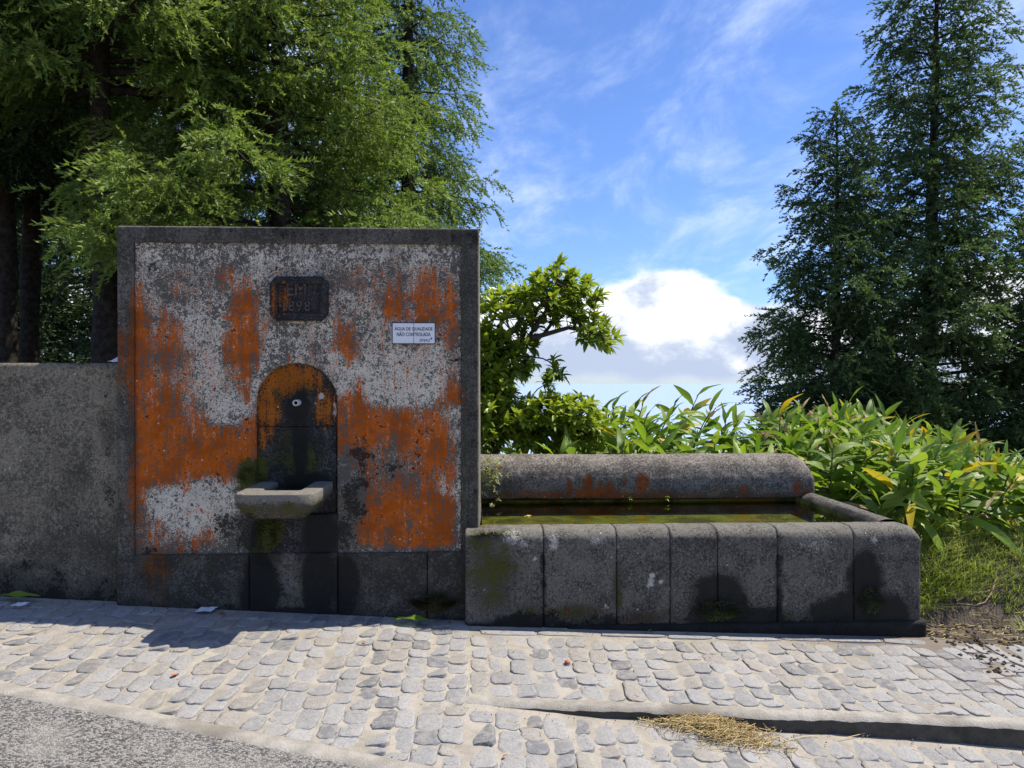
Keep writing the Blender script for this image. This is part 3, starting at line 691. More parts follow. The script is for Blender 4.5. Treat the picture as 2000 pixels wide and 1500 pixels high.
obj('drop_logo', mesh_np('drop_logo', V, [(k, (k + 1) % n, n) for k in range(n)]), M['ink'], sg)

# ------------------------------------------------------------------ low wall on the left
lw = obj('low_wall', front_slab(-9.0, -2.247, -.2, 1.636, .16, .46, 280, 90, .010, .006, 110), M['lowwall'], None, smooth=True)
tag(lw, 'low grey-brown rendered wall left of the fountain wall', 'wall', kind='thing')
paint(lw, .16, w=lambda u, v: .38 + (fbm(u / 70, v / 70, 14) - .5) * .85 + .10 * np.exp(-((v - 880) / 140.) ** 2) - .12 * (v > 1060) + blobs(u, v, [(25, 1090, 50, 12, .35), (70, 1120, 40, 8, .3), (10, 1060, 30, 12, .25)]),
      o_=0, m=lambda u, v: .12 * (v > 1000) + 0 * u, k=lambda u, v: np.clip((v - 1120) / 50, 0, 1) * .6 + blobs(u, v, [(215, 900, 14, 200, .3), (60, 1115, 80, 30, .25), (90, 1060, 30, 20, .25), (110, 712, 160, 8, .2)]))

# ------------------------------------------------------------------ stone trough
tr = empty('water_trough', (1.4, .7, -.05)); tag(tr, 'long dark basalt water trough with rounded rims right of the fountain wall', 'water trough')
def tz(x): return .592
prof = [(.006, -.28), (.004, 0.0)] + [(.0, .02 + .02 * k) for k in range(24)] + [(.0, .50)]
prof[-1] = (.0, .515)
for k in range(1, 9): a = k / 8 * math.pi / 2; prof.append((.085 - .085 * math.cos(a), .518 + .074 * math.sin(a)))
prof += [(.16, .592), (.21, .588), (.245, .575), (.255, .54), (.258, .3), (.26, .08)]
prof = np.array(prof)
us = [908, 1062, 1205, 1310, 1402, 1520, 1668, 1803]
tm = lambda u, v: blobs(u, v, [(960, 1120, 70, 95, .52), (945, 1055, 40, 40, .5), (1130, 1200, 70, 26, .5), (1040, 1190, 60, 30, .4), (1206, 1150, 12, 90, .5), (1260, 1205, 60, 26, .45), (1420, 1195, 70, 40, .45), (1700, 1175, 30, 50, .5), (1545, 1210, 60, 26, .5), (1640, 1215, 60, 24, .5), (985, 1042, 26, 10, .5)])
tk = lambda u, v: np.maximum(blobs(u, v, [(1405, 1185, 54, 62, 1.3), (1440, 1215, 90, 30, 1.2), (1690, 1130, 32, 52, 1.3), (1680, 1205, 95, 46, 1.4), (1180, 1212, 60, 20, .6), (1030, 1215, 90, 18, .7), (1600, 1225, 200, 14, .9), (1522, 1140, 8, 90, .6), (1061, 1140, 7, 90, .5)]), .75 * np.clip((v - 1208 - (u - 908) * .012) / 14, 0, 1))
to = lambda u, v: blobs(u, v, [(1120, 1195, 70, 14, .5), (1250, 1208, 46, 14, .52), (1180, 1185, 20, 14, .4)])
tw = lambda u, v: np.maximum(.46 + (fbm(u / 30, v / 30, 16) - .5) * .42 + .26 * (v < 1050), blobs(u, v, [(1082, 1060, 9, 15, 1.0), (1000, 1052, 22, 13, .9), (1020, 1066, 14, 10, .8), (1274, 1126, 7, 7, 1.0), (1271, 1141, 7, 6, 1.0), (1292, 1137, 5, 4, 1.0), (1165, 1056, 16, 7, .85), (1590, 1060, 44, 22, .74), (1708, 1055, 8, 10, .9), (1045, 1092, 4, 5, .9)]))  # rim top painted lighter, standing in for the sun on it
xr_end = xpx(1803, 0)
tl = lambda u, v: blobs(u, v, [(1082, 1062, 11, 17, .85), (1000, 1050, 24, 14, .72), (1024, 1064, 16, 10, .6), (1274, 1126, 8, 8, .95), (1271, 1141, 8, 7, .95), (1292, 1137, 6, 5, .95), (1165, 1056, 18, 8, .62), (1590, 1060, 46, 22, .42), (1708, 1055, 9, 11, .7), (1045, 1092, 5, 6, .9), (1206, 1068, 6, 8, .6), (1185, 1185, 10, 7, .5)])
for i in range(7):
    x0, x1 = xpx(us[i], 0), xpx(us[i + 1], 0); g = .0022
    x0 += g; x1 -= g; nx = int((x1 - x0) / .009); xx = np.linspace(x0, x1, nx)
    A = np.repeat(xx[:, None], len(prof), 1); Yp = np.repeat(prof[None, :, 0], nx, 0).copy(); Zp = np.repeat(prof[None, :, 1], nx, 0).copy()
    e = np.minimum(xx - x0, x1 - xx)[:, None] + .012 * (fbm(Zp * 14 + Yp * 20, A * 0 + i * 3.3, 170) - .62); e = np.maximum(e, 0); bv = .008; rd = np.where(e < bv, bv - np.sqrt(np.maximum(bv ** 2 - (bv - e) ** 2, 0)), 0)
    Yp += np.where(Zp < .55, rd, 0); Zp -= np.where(Yp > .04, rd, 0) * .45
    n_ = (fbm(A * 16, Zp * 16, 120 + i) - .5) * 2
    Yp += .004 * n_ * (Yp < .1) + .002 * ((i * 37) % 5 - 2) * (Yp < .2); Zp += .005 * (fbm(A * 14, Yp * 30, 130 + i) - .5) * 2 * (Zp > .5)
    if i == 6:                                             # rounded free corner
        r_ = .085; t_ = np.clip((A - (x1 - r_)) / r_, 0, 1); s_ = np.sqrt(np.maximum(1 - t_ ** 2, 0)); Zp = np.where(Zp > .5, .507 + (Zp - .507) * s_ - (1 - s_) * .012, Zp)
        Yp = np.where(Yp < .1, Yp + (1 - np.sqrt(np.maximum(1 - np.clip((A - (x1 - .03)) / .03, 0, 1) ** 2, 0))) * .03, Yp)
    V = np.stack([A, Yp, Zp], -1).reshape(-1, 3); F = grid_faces(nx, len(prof)); np_ = len(prof)
    caps = []
    for base_ in (0, (nx - 1) * np_):
        idx = [base_ + q for q in range(np_)]
        for q in range(np_ // 2 - 1): caps.append((idx[q], idx[q + 1], idx[np_ - 2 - q], idx[np_ - 1 - q]))
    F = np.concatenate([F, np.array(caps)])
    bl = obj('front_stone', mesh_np('front_stone', V, F), M['basalt'], tr, smooth=True); paint(bl, 0, tw, to, tm, tk, tl)
pl_ = obj('plinth', front_slab(.55, xr_end + .022, -.25, -.005, -.018, .1, 160, 14, .012, .004, 140), M['basalt'], tr, smooth=True); paint(pl_, 0, .25, 0, .3, .72)
# joint filler behind the front stones, inner lining and end wall
obj('joint_core', to_mesh(box_bm(-.06, xr_end - .05, .03, .24, -.2, .47), 'joint_core'), M['dark_fill'], tr)
m, b = mat('algae_lining'); co = b.n('ShaderNodeTexCoord').outputs['Object']; n_ = b.noise(co, 5, 6, .65, .5); n2_ = b.noise(co, 1.7, 3)
c_ = b.mix(b.sstep(n_, .35, .65), (.045, .045, .012), (.17, .18, .045)); c_ = b.mix(b.sstep(n2_, .5, .7), c_, (.20, .13, .02)); finish(b, c_, .9, n_, .5, .01); M['algae'] = m
def quads(L): return mesh_np('q', [p for q in L for p in q], [(4 * i, 4 * i + 1, 4 * i + 2, 4 * i + 3) for i in range(len(L))])
X0, X1, Y0, Y1, ZF, ZT = .021, 2.60, .262, 1.455, .445, .575
lining = obj('lining', quads([[(X0, Y0, ZF), (X1, Y0, ZF), (X1, Y1, ZF), (X0, Y1, ZF)], [(X0, Y1, ZF), (X1, Y1, ZF), (X1, Y1, ZT), (X0, Y1, ZT)], [(X0, Y0, ZF), (X0, Y1, ZF), (X0, Y1, ZT), (X0, Y0, ZT)], [(X1, Y1, ZF), (X1, Y0, ZF), (X1, Y0, ZT), (X1, Y1, ZT)]]), M['algae'], tr)
ew = obj('end_wall', to_mesh(box_bm(-.35, .017, .575, 1.85, -.1, .62, .01, 1), 'end_wall'), M['cement'], tr); paint(ew, .6, .4)
# side rim, rounded along its length
prof2 = [(2.603, .1), (2.603, .52)] + [(2.712 - .109 * math.cos(a), .522 + .086 * math.sin(a)) for a in np.linspace(.1, math.pi - .1, 14)] + [(2.822, .52), (2.822, -.2)]
yy = np.linspace(.20, 1.50, 90); A = np.array(prof2); V = []
for y in yy:
    for k, (x, z) in enumerate(A):
        nn = float(fbm(np.array(y * 9 + k * .2), np.array(k * .7), 151)) - .5; V.append((x + .006 * nn, y, z + .008 * nn - .05 * max(0, (y - 1.42)) ))
sr = obj('side_rim', mesh_np('side_rim', V, grid_faces(len(yy), len(A))[:, ::-1]), M['basalt'], tr, smooth=True); paint(sr, .8, lambda u, v: .52 + 0 * u, 0, 0, 0)
Vs = verts(sr.data); set_attr(sr.data, 'k', np.where(Vs[:, 0] < 2.66, .45, .05)); set_attr(sr.data, 'w', np.where(Vs[:, 2] > .57, .58, .35))
# rounded back wall
bp = [(1.47, .10), (1.462, .555), (1.415, .558), (1.395, .575), (1.385, .62), (1.382, .68), (1.387, .74), (1.402, .79), (1.430, .84), (1.468, .876), (1.52, .902), (1.58, .914), (1.64, .912), (1.70, .895), (1.75, .866), (1.79, .82), (1.815, .76), (1.825, .68), (1.83, .55), (1.83, -.1)]
t0 = np.arange(len(bp)); tt = np.linspace(0, len(bp) - 1, 70); by = np.interp(tt, t0, [q[0] for q in bp]); bz = np.interp(tt, t0, [q[1] for q in bp])
xe = 2.757; xx = np.concatenate([np.linspace(-.03, xe - .2, 260), xe - .2 + .2 * np.sin(np.linspace(0, 1, 24)[1:] * math.pi / 2)])
A = np.repeat(xx[:, None], 70, 1); By = np.repeat(by[None], len(xx), 0); Bz = np.repeat(bz[None], len(xx), 0)
t_ = np.clip((A - (xe - .17)) / .17, 0, 1); s_ = np.sqrt(np.maximum(1 - t_ ** 2, 0)); Bz = np.where(Bz > .72, .72 + (Bz - .72) * s_, Bz)
t2 = np.clip((A - (xe - .05)) / .05, 0, 1); s2_ = np.sqrt(np.maximum(1 - t2 ** 2, 0)); By = 1.62 + (By - 1.62) * (.82 + .18 * s2_)
nn = (fbm(A * 12, Bz * 12 + By * 9, 161) - .5) * 2; By = By + .009 * nn * (Bz > .56); Bz = Bz + (.006 * nn + .020 * (fbm(A * 1.6, A * 0 + .4, 163) - .5)) * (Bz > .6)
F = grid_faces(len(xx), 70); e0 = (len(xx) - 1) * 70; caps = [(e0 + q, e0 + q + 1, e0 + 68 - q, e0 + 69 - q) for q in range(34)]
roll = obj('back_wall', mesh_np('back_wall', np.stack([A, By, Bz], -1).reshape(-1, 3), np.concatenate([F, np.array(caps)])), M['roll'], tr, smooth=True)
roll['label'] = 'rounded cement back wall with orange streaks above the water'
band = lambda u, v: np.exp(-((v - 968) / 12.) ** 2) * np.interp(u, [940, 990, 1040, 1290, 1330, 1590], [.2, .45, .52, .5, .3, .3])
paint(roll, 1.41, w=lambda u, v: .36 + (fbm(u / 26, v / 20, 18) - .5) * .5 - .16 * np.clip((v - 935) / 30, 0, 1), o_=lambda u, v: np.maximum(band(u, v), blobs(u, v, [(1112, 948, 6, 14, .75), (1148, 944, 11, 20, .8), (1173, 952, 9, 18, .75), (1192, 952, 8, 16, .7), (1254, 944, 14, 20, .9), (1218, 940, 8, 12, .5), (1160, 962, 60, 10, .85), (1450, 955, 12, 14, .5), (1556, 950, 12, 18, .6), (1575, 965, 14, 10, .6), (1363, 934, 5, 6, .5), (975, 915, 7, 7, .7)])),
      k=lambda u, v: .9 * np.clip((v - 970) / 8, 0, 1))  # darker foot and black undercut put the roll's shade into the colour
# water in the trough
m, b = mat('still_water'); co = b.n('ShaderNodeTexCoord').outputs['Object']
bn = b.n('ShaderNodeBump', {'Height': b.noise(co, 9, 2), 'Strength': .05, 'Distance': .004}).outputs[0]
fr = b.n('ShaderNodeFresnel', {'IOR': 1.33, 'Normal': bn}).outputs[0]; gl = b.n('ShaderNodeBsdfGlossy', {'Color': (1, 1, 1, 1), 'Roughness': .015, 'Normal': bn}); tp = b.n('ShaderNodeBsdfTransparent', {'Color': (.74, .77, .44, 1)})
mx = b.n('ShaderNodeMixShader', {0: fr, 1: tp.outputs[0], 2: gl.outputs[0]}); b.link(mx.outputs[0], b.n('ShaderNodeOutputMaterial').inputs[0]); M['water'] = m
wet.data.materials.append(M['water'])
water = obj('water', mesh_np('water', [(.019, .2, .540), (2.606, .2, .540), (2.606, 1.46, .540), (.019, 1.46, .540)], [(0, 1, 2, 3)]), M['water']); tag(water, kind='structure')
# ------------------------------------------------------------------ conifers
def shoot_proto(seed, n=24, wd=.030, ln=.21):
    """one needle-clad string of foliage along +x, drooping: triangles"""
    r = np.random.default_rng(seed); t = np.sort(r.random(n) ** .8); t = .06 + .94 * t
    bend = r.uniform(.15, .45); ax = np.stack([t, .06 * np.sin(t * 3 + seed), -bend * t ** 2], 1)
    an = r.random(n) * 2 * math.pi; L = ln * (1 - .3 * t) * r.uniform(.8, 1.2, n)
    d = np.stack([np.full(n, .84), np.cos(an) * .55, np.sin(an) * .55], 1); d /= np.linalg.norm(d, axis=1)[:, None]
    tip = ax + d * L[:, None]; side = np.cross(d, r.normal(size=(n, 3))); side /= np.linalg.norm(side, axis=1)[:, None]
    w_ = wd * r.uniform(.8, 1.3, n)[:, None]; mid = ax + d * L[:, None] * .1
    V = np.stack([mid - side * w_, mid + side * w_, tip], 1)
    return V.reshape(-1, 3), np.repeat(t, 3)
SHOOTS = [shoot_proto(i) for i in range(8)]; SHOOTS_B = [shoot_proto(20 + i, 24, .036, .25) for i in range(8)]
def rot_from_dir(D, roll):
    """rotation matrices taking +x to D with +z near up"""
    D = D / np.linalg.norm(D, axis=1)[:, None]; up = np.array([0, 0, 1.0]); s_ = np.cross(up[None], D); s_ /= np.maximum(np.linalg.norm(s_, axis=1), 1e-6)[:, None]; u_ = np.cross(D, s_)
    c, s2 = np.cos(roll)[:, None], np.sin(roll)[:, None]; a = s_ * c + u_ * s2; b_ = -s_ * s2 + u_ * c
    return np.stack([D, a, b_], 2)
def conifer_data(seed, h, r_base, z_lo, n_br, droop=.25, dens=1.0, ssize=.26, profile=.85, shoots=6, lat_step=.17, hang=-.12, upturn=.25, protos=None):
    """trunk, limbs and foliage of one tree at the origin"""
    r = np.random.default_rng(seed); parts = []; pos, dr, sc, bri = [], [], [], []
    for i in range(n_br):
        f = (i + r.random()) / n_br; z = z_lo + (h - z_lo) * f ** 1.05
        q = (z - z_lo) / (h - z_lo); Lb = r_base * ((1 - q) ** profile) * r.uniform(.65, 1.12) + .12
        az = i * 2.39996 + r.normal(0, .35); n = max(4, int(Lb / .16)); s = np.linspace(0, 1, n)
        rise = r.uniform(-.05, .25) + .35 * q
        px = np.cos(az) * s * Lb; py = np.sin(az) * s * Lb; pz = z + Lb * (rise * s - droop * s ** 1.6 + upturn * s ** 4) ; wob = r.normal(0, .02 * Lb, (n, 2)).cumsum(0)
        pts = np.stack([px + wob[:, 0] * s, py + wob[:, 1] * s, pz], 1)
        parts.append(tube([tuple(p) for p in pts], list(.003 + (.012 + .014 * Lb) * (1 - s) ** 1.1), 5))
        tl = np.arange(.22, 1.0, lat_step / max(Lb, .2) * (.8 if dens > 1 else 1.0) / dens)
        for j, t in enumerate(np.append(tl, 1.0)):
            bpnt = np.array([np.interp(t, s, pts[:, k]) for k in range(3)]); sg_ = 1 if j % 2 else -1
            la = az + sg_ * r.uniform(.45, 1.15) * (0 if t == 1.0 else 1); Ll = (.18 + .42 * Lb * .5 * (1 - t * .55)) * r.uniform(.7, 1.2)
            Ll = min(Ll, .75); ns = max(2, int(shoots * Ll / .36))
            for k in range(ns):
                f2 = (k + r.random() * .8) / ns; pp = bpnt + np.array([math.cos(la), math.sin(la), .10 - .45 * f2]) * Ll * f2
                sd = la + r.normal(0, .75); pos.append(pp); dr.append((math.cos(sd), math.sin(sd), r.normal(hang, .38))); sc.append(ssize * r.uniform(.7, 1.35) * (.8 + .2 * (1 - q)))
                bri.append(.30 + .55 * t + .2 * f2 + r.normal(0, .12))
    # leader
    for k in range(14):
        a = r.random() * 6.28; pos.append((0, 0, h - .05 * k)); dr.append((math.cos(a), math.sin(a), 1.2)); sc.append(ssize * .8); bri.append(.7)
    pos = np.array(pos); dr = np.array(dr); sc = np.array(sc); bri = np.array(bri); R = rot_from_dir(dr, r.normal(0, .5, len(pos))); kind = r.integers(0, 8, len(pos)); VV, TT = [], []
    for q in range(8):
        m_ = np.where(kind == q)[0]
        if not len(m_): continue
        pv, pt = (protos or SHOOTS)[q]; W = np.einsum('nij,kj->nki', R[m_], pv) * sc[m_][:, None, None] + pos[m_][:, None, :]
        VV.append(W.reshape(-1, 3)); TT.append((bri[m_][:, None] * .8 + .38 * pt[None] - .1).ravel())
    V = np.concatenate(VV); tip = np.clip(np.concatenate(TT), 0, 1); F = np.arange(len(V)).reshape(-1, 3)
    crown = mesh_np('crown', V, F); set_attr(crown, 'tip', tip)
    zz_ = np.linspace(0, 1, 14); tw_ = tube([(.06 * math.sin(q * 5 + seed), .05 * math.cos(q * 4 + seed), -3.0 + q * (h + 2.9)) for q in zz_], [max(.012, (.085 + .0115 * h) * (1 - q) ** .8 * (1 + .15 * math.cos(q * 40))) for q in zz_], 12)
    trunk = mesh_np('trunk', *tw_); limbs = mesh_np('limbs', *join_np(parts)); return trunk, limbs, crown
def conifer(data, u, Y, mt, label, rz=0., s=1.0, zb=0.0):
    x = float(P(u, 745, Y)[0]); o = empty('conifer_tree', (x, Y, zb)); o.rotation_euler[2] = rz; o.scale = (s, s, s); tag(o, label, 'tree', 'conifers behind the walls')
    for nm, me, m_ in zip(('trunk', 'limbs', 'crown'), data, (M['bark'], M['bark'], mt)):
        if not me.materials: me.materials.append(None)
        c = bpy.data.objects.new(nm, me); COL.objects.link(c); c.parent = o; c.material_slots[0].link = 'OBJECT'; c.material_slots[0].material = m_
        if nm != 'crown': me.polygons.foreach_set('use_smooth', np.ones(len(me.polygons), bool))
    return o
# left stand
A1 = conifer_data(1, 10.0, 2.3, 4.1, 130, .34, .9, .33, shoots=12, lat_step=.13, hang=-.35)
A2 = conifer_data(2, 8.8, 1.8, 2.3, 120, .34, .95, .32, shoots=12, lat_step=.13, hang=-.35)
A3 = conifer_data(3, 11.5, 1.6, 0.8, 170, .45, .95, .33, 1.0, shoots=12, lat_step=.13, hang=-.5)
A4 = conifer_data(4, 12.0, 2.6, 0.2, 110, .3, .75, .42, shoots=9, lat_step=.16)
B1 = conifer_data(11, 9.6, 2.05, .3, 140, .10, .95, .40, .72, shoots=10, lat_step=.15, upturn=.35, protos=SHOOTS_B)
B2 = conifer_data(12, 13.6, 2.6, .3, 165, .14, .92, .43, .68, shoots=10, lat_step=.16, upturn=.3, protos=SHOOTS_B)
print('tris', [len(q[2].polygons) for q in (A1, A2, A3, A4, B1, B2)])
conifer(A1, 205, 3.6, M['needle_bright'], 'cedar with the thick dark trunk just left of the fountain wall', 0.3, 1.0, .5)
conifer(A2, 540, 3.9, M['needle_bright'], 'bright green cedar right behind the middle of the fountain wall', 2.2, 1.0, .4)
conifer(A3, 802, 6.0, M['needle_mid'], 'tall cedar against the sky behind the right end of the fountain wall', 1.1, .88, .2)
conifer(A1, 62, 6.6, M['needle_shaded'], 'dark shaded cedar trunk second from the left edge', 4.0, 1.0, .3)
conifer(A1, 22, 5.8, M['needle_shaded'], 'dark shaded cedar trunk at the far left edge', 5.3, .95, .3)
conifer(A4, 380, 9.5, M['needle_shaded'], 'dark cedar deep behind the tall wall, between thick trunk and bright cedar', .7, 1.0, -.6)
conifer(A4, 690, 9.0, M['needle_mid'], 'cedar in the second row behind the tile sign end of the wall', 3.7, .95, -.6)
conifer(B1, 128, 13.0, M['needle_shaded'], 'far dark cedar seen between the trunks above the low wall', 2.7, 1.0, -1.2)
conifer(B1, -40, 10.5, M['needle_shaded'], 'far dark cedar cut by the left edge of the view', 5.1, 1.0, -1.0)
# right pair
conifer(B1, 1632, 10.5, M['needle_blue'], 'slender dark conifer left of the tallest one on the right', .4, .86, -1.2)
conifer(B2, 1822, 11.6, M['needle_blue'], 'tallest dark conifer on the right, its top cut by the frame', 1.9, .98, -1.5)
conifer(B1, 2075, 10.6, M['needle_blue'], 'dark conifer at the right edge of the view', 3.0, .75, -1.2)

# ------------------------------------------------------------------ leaves and plants
def leaf_mesh(seed, L=1.0, W=.19, arch=.35, n=8, fold=.25, wave=.03, name='leaf'):
    r = np.random.default_rng(seed); V = []; F = []
    tw = r.normal(0, .5)
    for i in range(n + 1):
        t = i / n; w_ = W * .5 * (math.sin(math.pi * min(1, t * .93 + .07) ** .8) ** .75) if 0 < i < n else .006
        z = .12 * t - arch * t * t; x = L * (t - .10 * arch * t * t)
        for k, s in enumerate((-1, -.5, 0, .5, 1)):
            a = tw * t; yy_ = s * w_; zz2 = abs(s) * w_ * fold + wave * math.sin(t * 11 + seed + s * 2) * abs(s) * w_ * 4
            V.append((x, yy_ * math.cos(a) - zz2 * math.sin(a), z + yy_ * math.sin(a) + zz2 * math.cos(a)))
    for i in range(n):
        for k in range(4): F.append((i * 5 + k, (i + 1) * 5 + k, (i + 1) * 5 + k + 1, i * 5 + k + 1))
    me = mesh_np(name, V, F); me.polygons.foreach_set('use_smooth', np.ones(len(F), bool)); return me
GL = {}
for key in ('ginger', 'ginger_light', 'ginger_yellow', 'ginger_dead'):
    GL[key] = []
    for i in range(7):
        me = leaf_mesh(200 + i, 1.0, .21 + .02 * (i % 3) if key != 'ginger_dead' else .1, .12 + .11 * i, 8, .2, .05 if key != 'ginger_dead' else .3); me.materials.append(M[key]); GL[key].append(me)
def ginger(x, y, h, seed, n=10, lab=None, yellow=.05, light=.16, dead=.03, tipc=None, lean=None, ls=1.0):
    r = random.Random(seed); z0 = float(T(np.array(x), np.array(y))) - .04
    o = empty('ginger_plant', (x, y, z0)); tag(o, lab or 'leafy green ginger plant in the thicket behind the trough', 'plant', 'ginger plants behind the trough')
    lx, ly = lean or (r.gauss(.12, .16), r.gauss(-.08, .12)); pts = [(lx * t * t * h, ly * t * t * h, t * h) for t in np.linspace(0, 1, 7)]
    me = mesh_np('stem', *tube(pts, [.012, .012, .011, .010, .009, .007, .004], 5)); me.materials.append(M['ginger_stem']); c = bpy.data.objects.new('stem', me); COL.objects.link(c); c.parent = o
    a0 = r.random() * 6.28
    for k in range(n):
        t = .30 + .70 * (k + .5 * r.random()) / n; az = a0 + (math.pi if k % 2 else 0) + r.gauss(0, .5)
        az = az - .25 * math.sin(az)                                     # the breeze pushes them to the right
        key = 'ginger_yellow' if r.random() < yellow else 'ginger_dead' if r.random() < dead * (2 - t) else 'ginger_light' if r.random() < light * (.4 + t) else 'ginger'
        if k == n - 1 and tipc: key = tipc
        me = GL[key][r.randrange(7)]; c = bpy.data.objects.new('leaf', me); COL.objects.link(c); c.parent = o
        c.location = (lx * t * t * h, ly * t * t * h, t * h); el = r.gauss(.15 + .65 * t ** 2, .28)
        if k == n - 1: el = r.uniform(.9, 1.35)
        c.rotation_euler = (Matrix.Rotation(az, 3, 'Z') @ Matrix.Rotation(-el, 3, 'Y') @ Matrix.Rotation(r.gauss(0, .5), 3, 'X')).to_euler()
        s_ = (.26 + .17 * math.sin(math.pi * t)) * r.uniform(.7, 1.15) * ls; c.scale = (s_, s_ * r.uniform(.85, 1.15), s_)
    return o
r = random.Random(77); q = 0
def topz(u): return float(np.interp(u, [930, 1080, 1180, 1330, 1400, 1440, 1490, 1600, 1680, 1760, 1850, 1950, 2100, 2300], [820, 770, 735, 730, 765, 805, 765, 755, 770, 790, 825, 850, 880, 900]))
for (xa_, xb_, ya_, yb_, dx_, dy_) in ((.45, 3.0, 2.02, 3.9, .20, .38), (2.98, 5.9, 1.3, 4.3, .215, .36)):
    y = ya_
    while y < yb_:
        x = xa_ + r.uniform(0, dx_)
        while x < xb_:
            xx_, yy_ = x + r.gauss(0, .07), y + r.gauss(0, .08)
            zc = xx_ * math.sin(YAW) + (yy_ + 4.78) * math.cos(YAW); u = 1000 + FPX * (xx_ * math.cos(YAW) - (yy_ + 4.78) * math.sin(YAW)) / zc
            if u < 2090 and not (xx_ < 3.0 and yy_ < 2.0) and not (xx_ > 3.45 and yy_ < 1.45):
                zt = 1.52 - (topz(u) - HOR) / FPX * zc; h = zt - float(T(np.array(xx_), np.array(yy_))) - .18
                rowf = (yy_ - ya_) / (yb_ - ya_); h = h * (.72 + .28 * rowf + r.uniform(-.10, .06)); h = max(.45, min(h, 1.9))
                zone = 'green ginger plant in the mass above the left half of the trough back wall' if u < 1330 else 'green ginger plant in the mass above the right end of the trough back wall' if u < 1600 else 'green ginger plant in the front row beside the right end of the trough' if yy_ < 1.6 and u < 1800 else 'green ginger plant above the grass bank near the right edge' if u > 1800 else 'green ginger plant behind the front row right of the trough'
                ginger(xx_, yy_, h, 1000 + q, 13 + (q % 4), zone, yellow=.025 + .03 * (u > 1650), light=.22, dead=.02 + .05 * (1440 < u < 1620)); q += 1
            x += dx_ * r.uniform(.8, 1.25)
        y += dy_
x = 3.12
while x < 5.2:                                              # low drooping front row over the grass bank
    ginger(x, 1.22 + r.gauss(0, .07), r.uniform(.34, .52), 3000 + q, 10, 'low drooping ginger plant in the front row above the grass bank', .04, .2, .05, None, (r.gauss(.1, .2), -.25)); q += 1; x += r.uniform(.15, .24)
print('ginger', q)
def at_px(u, Y, vtop):
    p = P(u, vtop, Y); return float(p[0]), Y, float(p[2])
for (u, Y, vt, lab, tc) in ((1520, 2.9, 800, 'ginger plant with a yellow folded top leaf beside the withered stalks', 'ginger_yellow'), (1655, 2.7, 812, 'ginger plant carrying a large yellow leaf below the dark conifers', 'ginger_yellow'), (1885, 2.6, 885, 'ginger plant with a bright orange-yellow tip near the right edge', 'ginger_yellow'),
                      (1912, 2.9, 860, 'ginger plant with a withered upright brown tip near the right edge', 'ginger_dead'), (1560, 3.0, 800, 'ginger plant with withered brown flower stalks on top', 'ginger_dead'), (1595, 2.9, 812, 'ginger plant with a tall thin withered spike', 'ginger_dead')):
    x, y, zt = at_px(u, Y, vt); ginger(x, y, zt - float(T(np.array(x), np.array(y))) + .02, 5000 + u, 10, lab, .06, .2, .12, tc, (.02, .0))

# ------------------------------------------------------------------ broad-leaved shrub behind the wall's right edge
def rosettes(name, centres, m_, lsize, per, seed, up=.5):
    r = np.random.default_rng(seed); protos = []
    for i in range(4):
        me = leaf_mesh(300 + i, 1.0, .40, .2 + .1 * i, 4, .22, .02); protos.append((verts(me).copy(), np.array([tuple(p.vertices) for p in me.polygons]))); bpy.data.meshes.remove(me)
    VV, FF, TT, off = [], [], [], 0
    for (c, d, br) in centres:
        d = np.array(d) / np.linalg.norm(d)
        for k in range(per):
            a = k * 2.4 + r.random() * .5; pv, pf = protos[r.integers(0, 4)]; e1 = np.cross(d, [.3, .5, .81]); e1 /= np.linalg.norm(e1); e2 = np.cross(d, e1)
            out = e1 * math.cos(a) + e2 * math.sin(a); dirn = out * (1 - .45 * k / per) + d * (up + .55 * k / per) + r.normal(0, .12, 3)
            R = rot_from_dir(dirn[None], np.array([r.normal(0, .3)]))[0]; s = lsize * r.uniform(.7, 1.15)
            VV.append(pv @ R.T * s + np.array(c)); FF.append(pf + off); off += len(pv); TT.append(np.full(len(pv), np.clip(br + .35 * k / per + r.normal(0, .1), 0, 1)))
    me = mesh_np(name, np.concatenate(VV), np.concatenate(FF)); set_attr(me, 'tip', np.concatenate(TT)); me.polygons.foreach_set('use_smooth', np.ones(len(me.polygons), bool)); me.materials.append(m_); return me
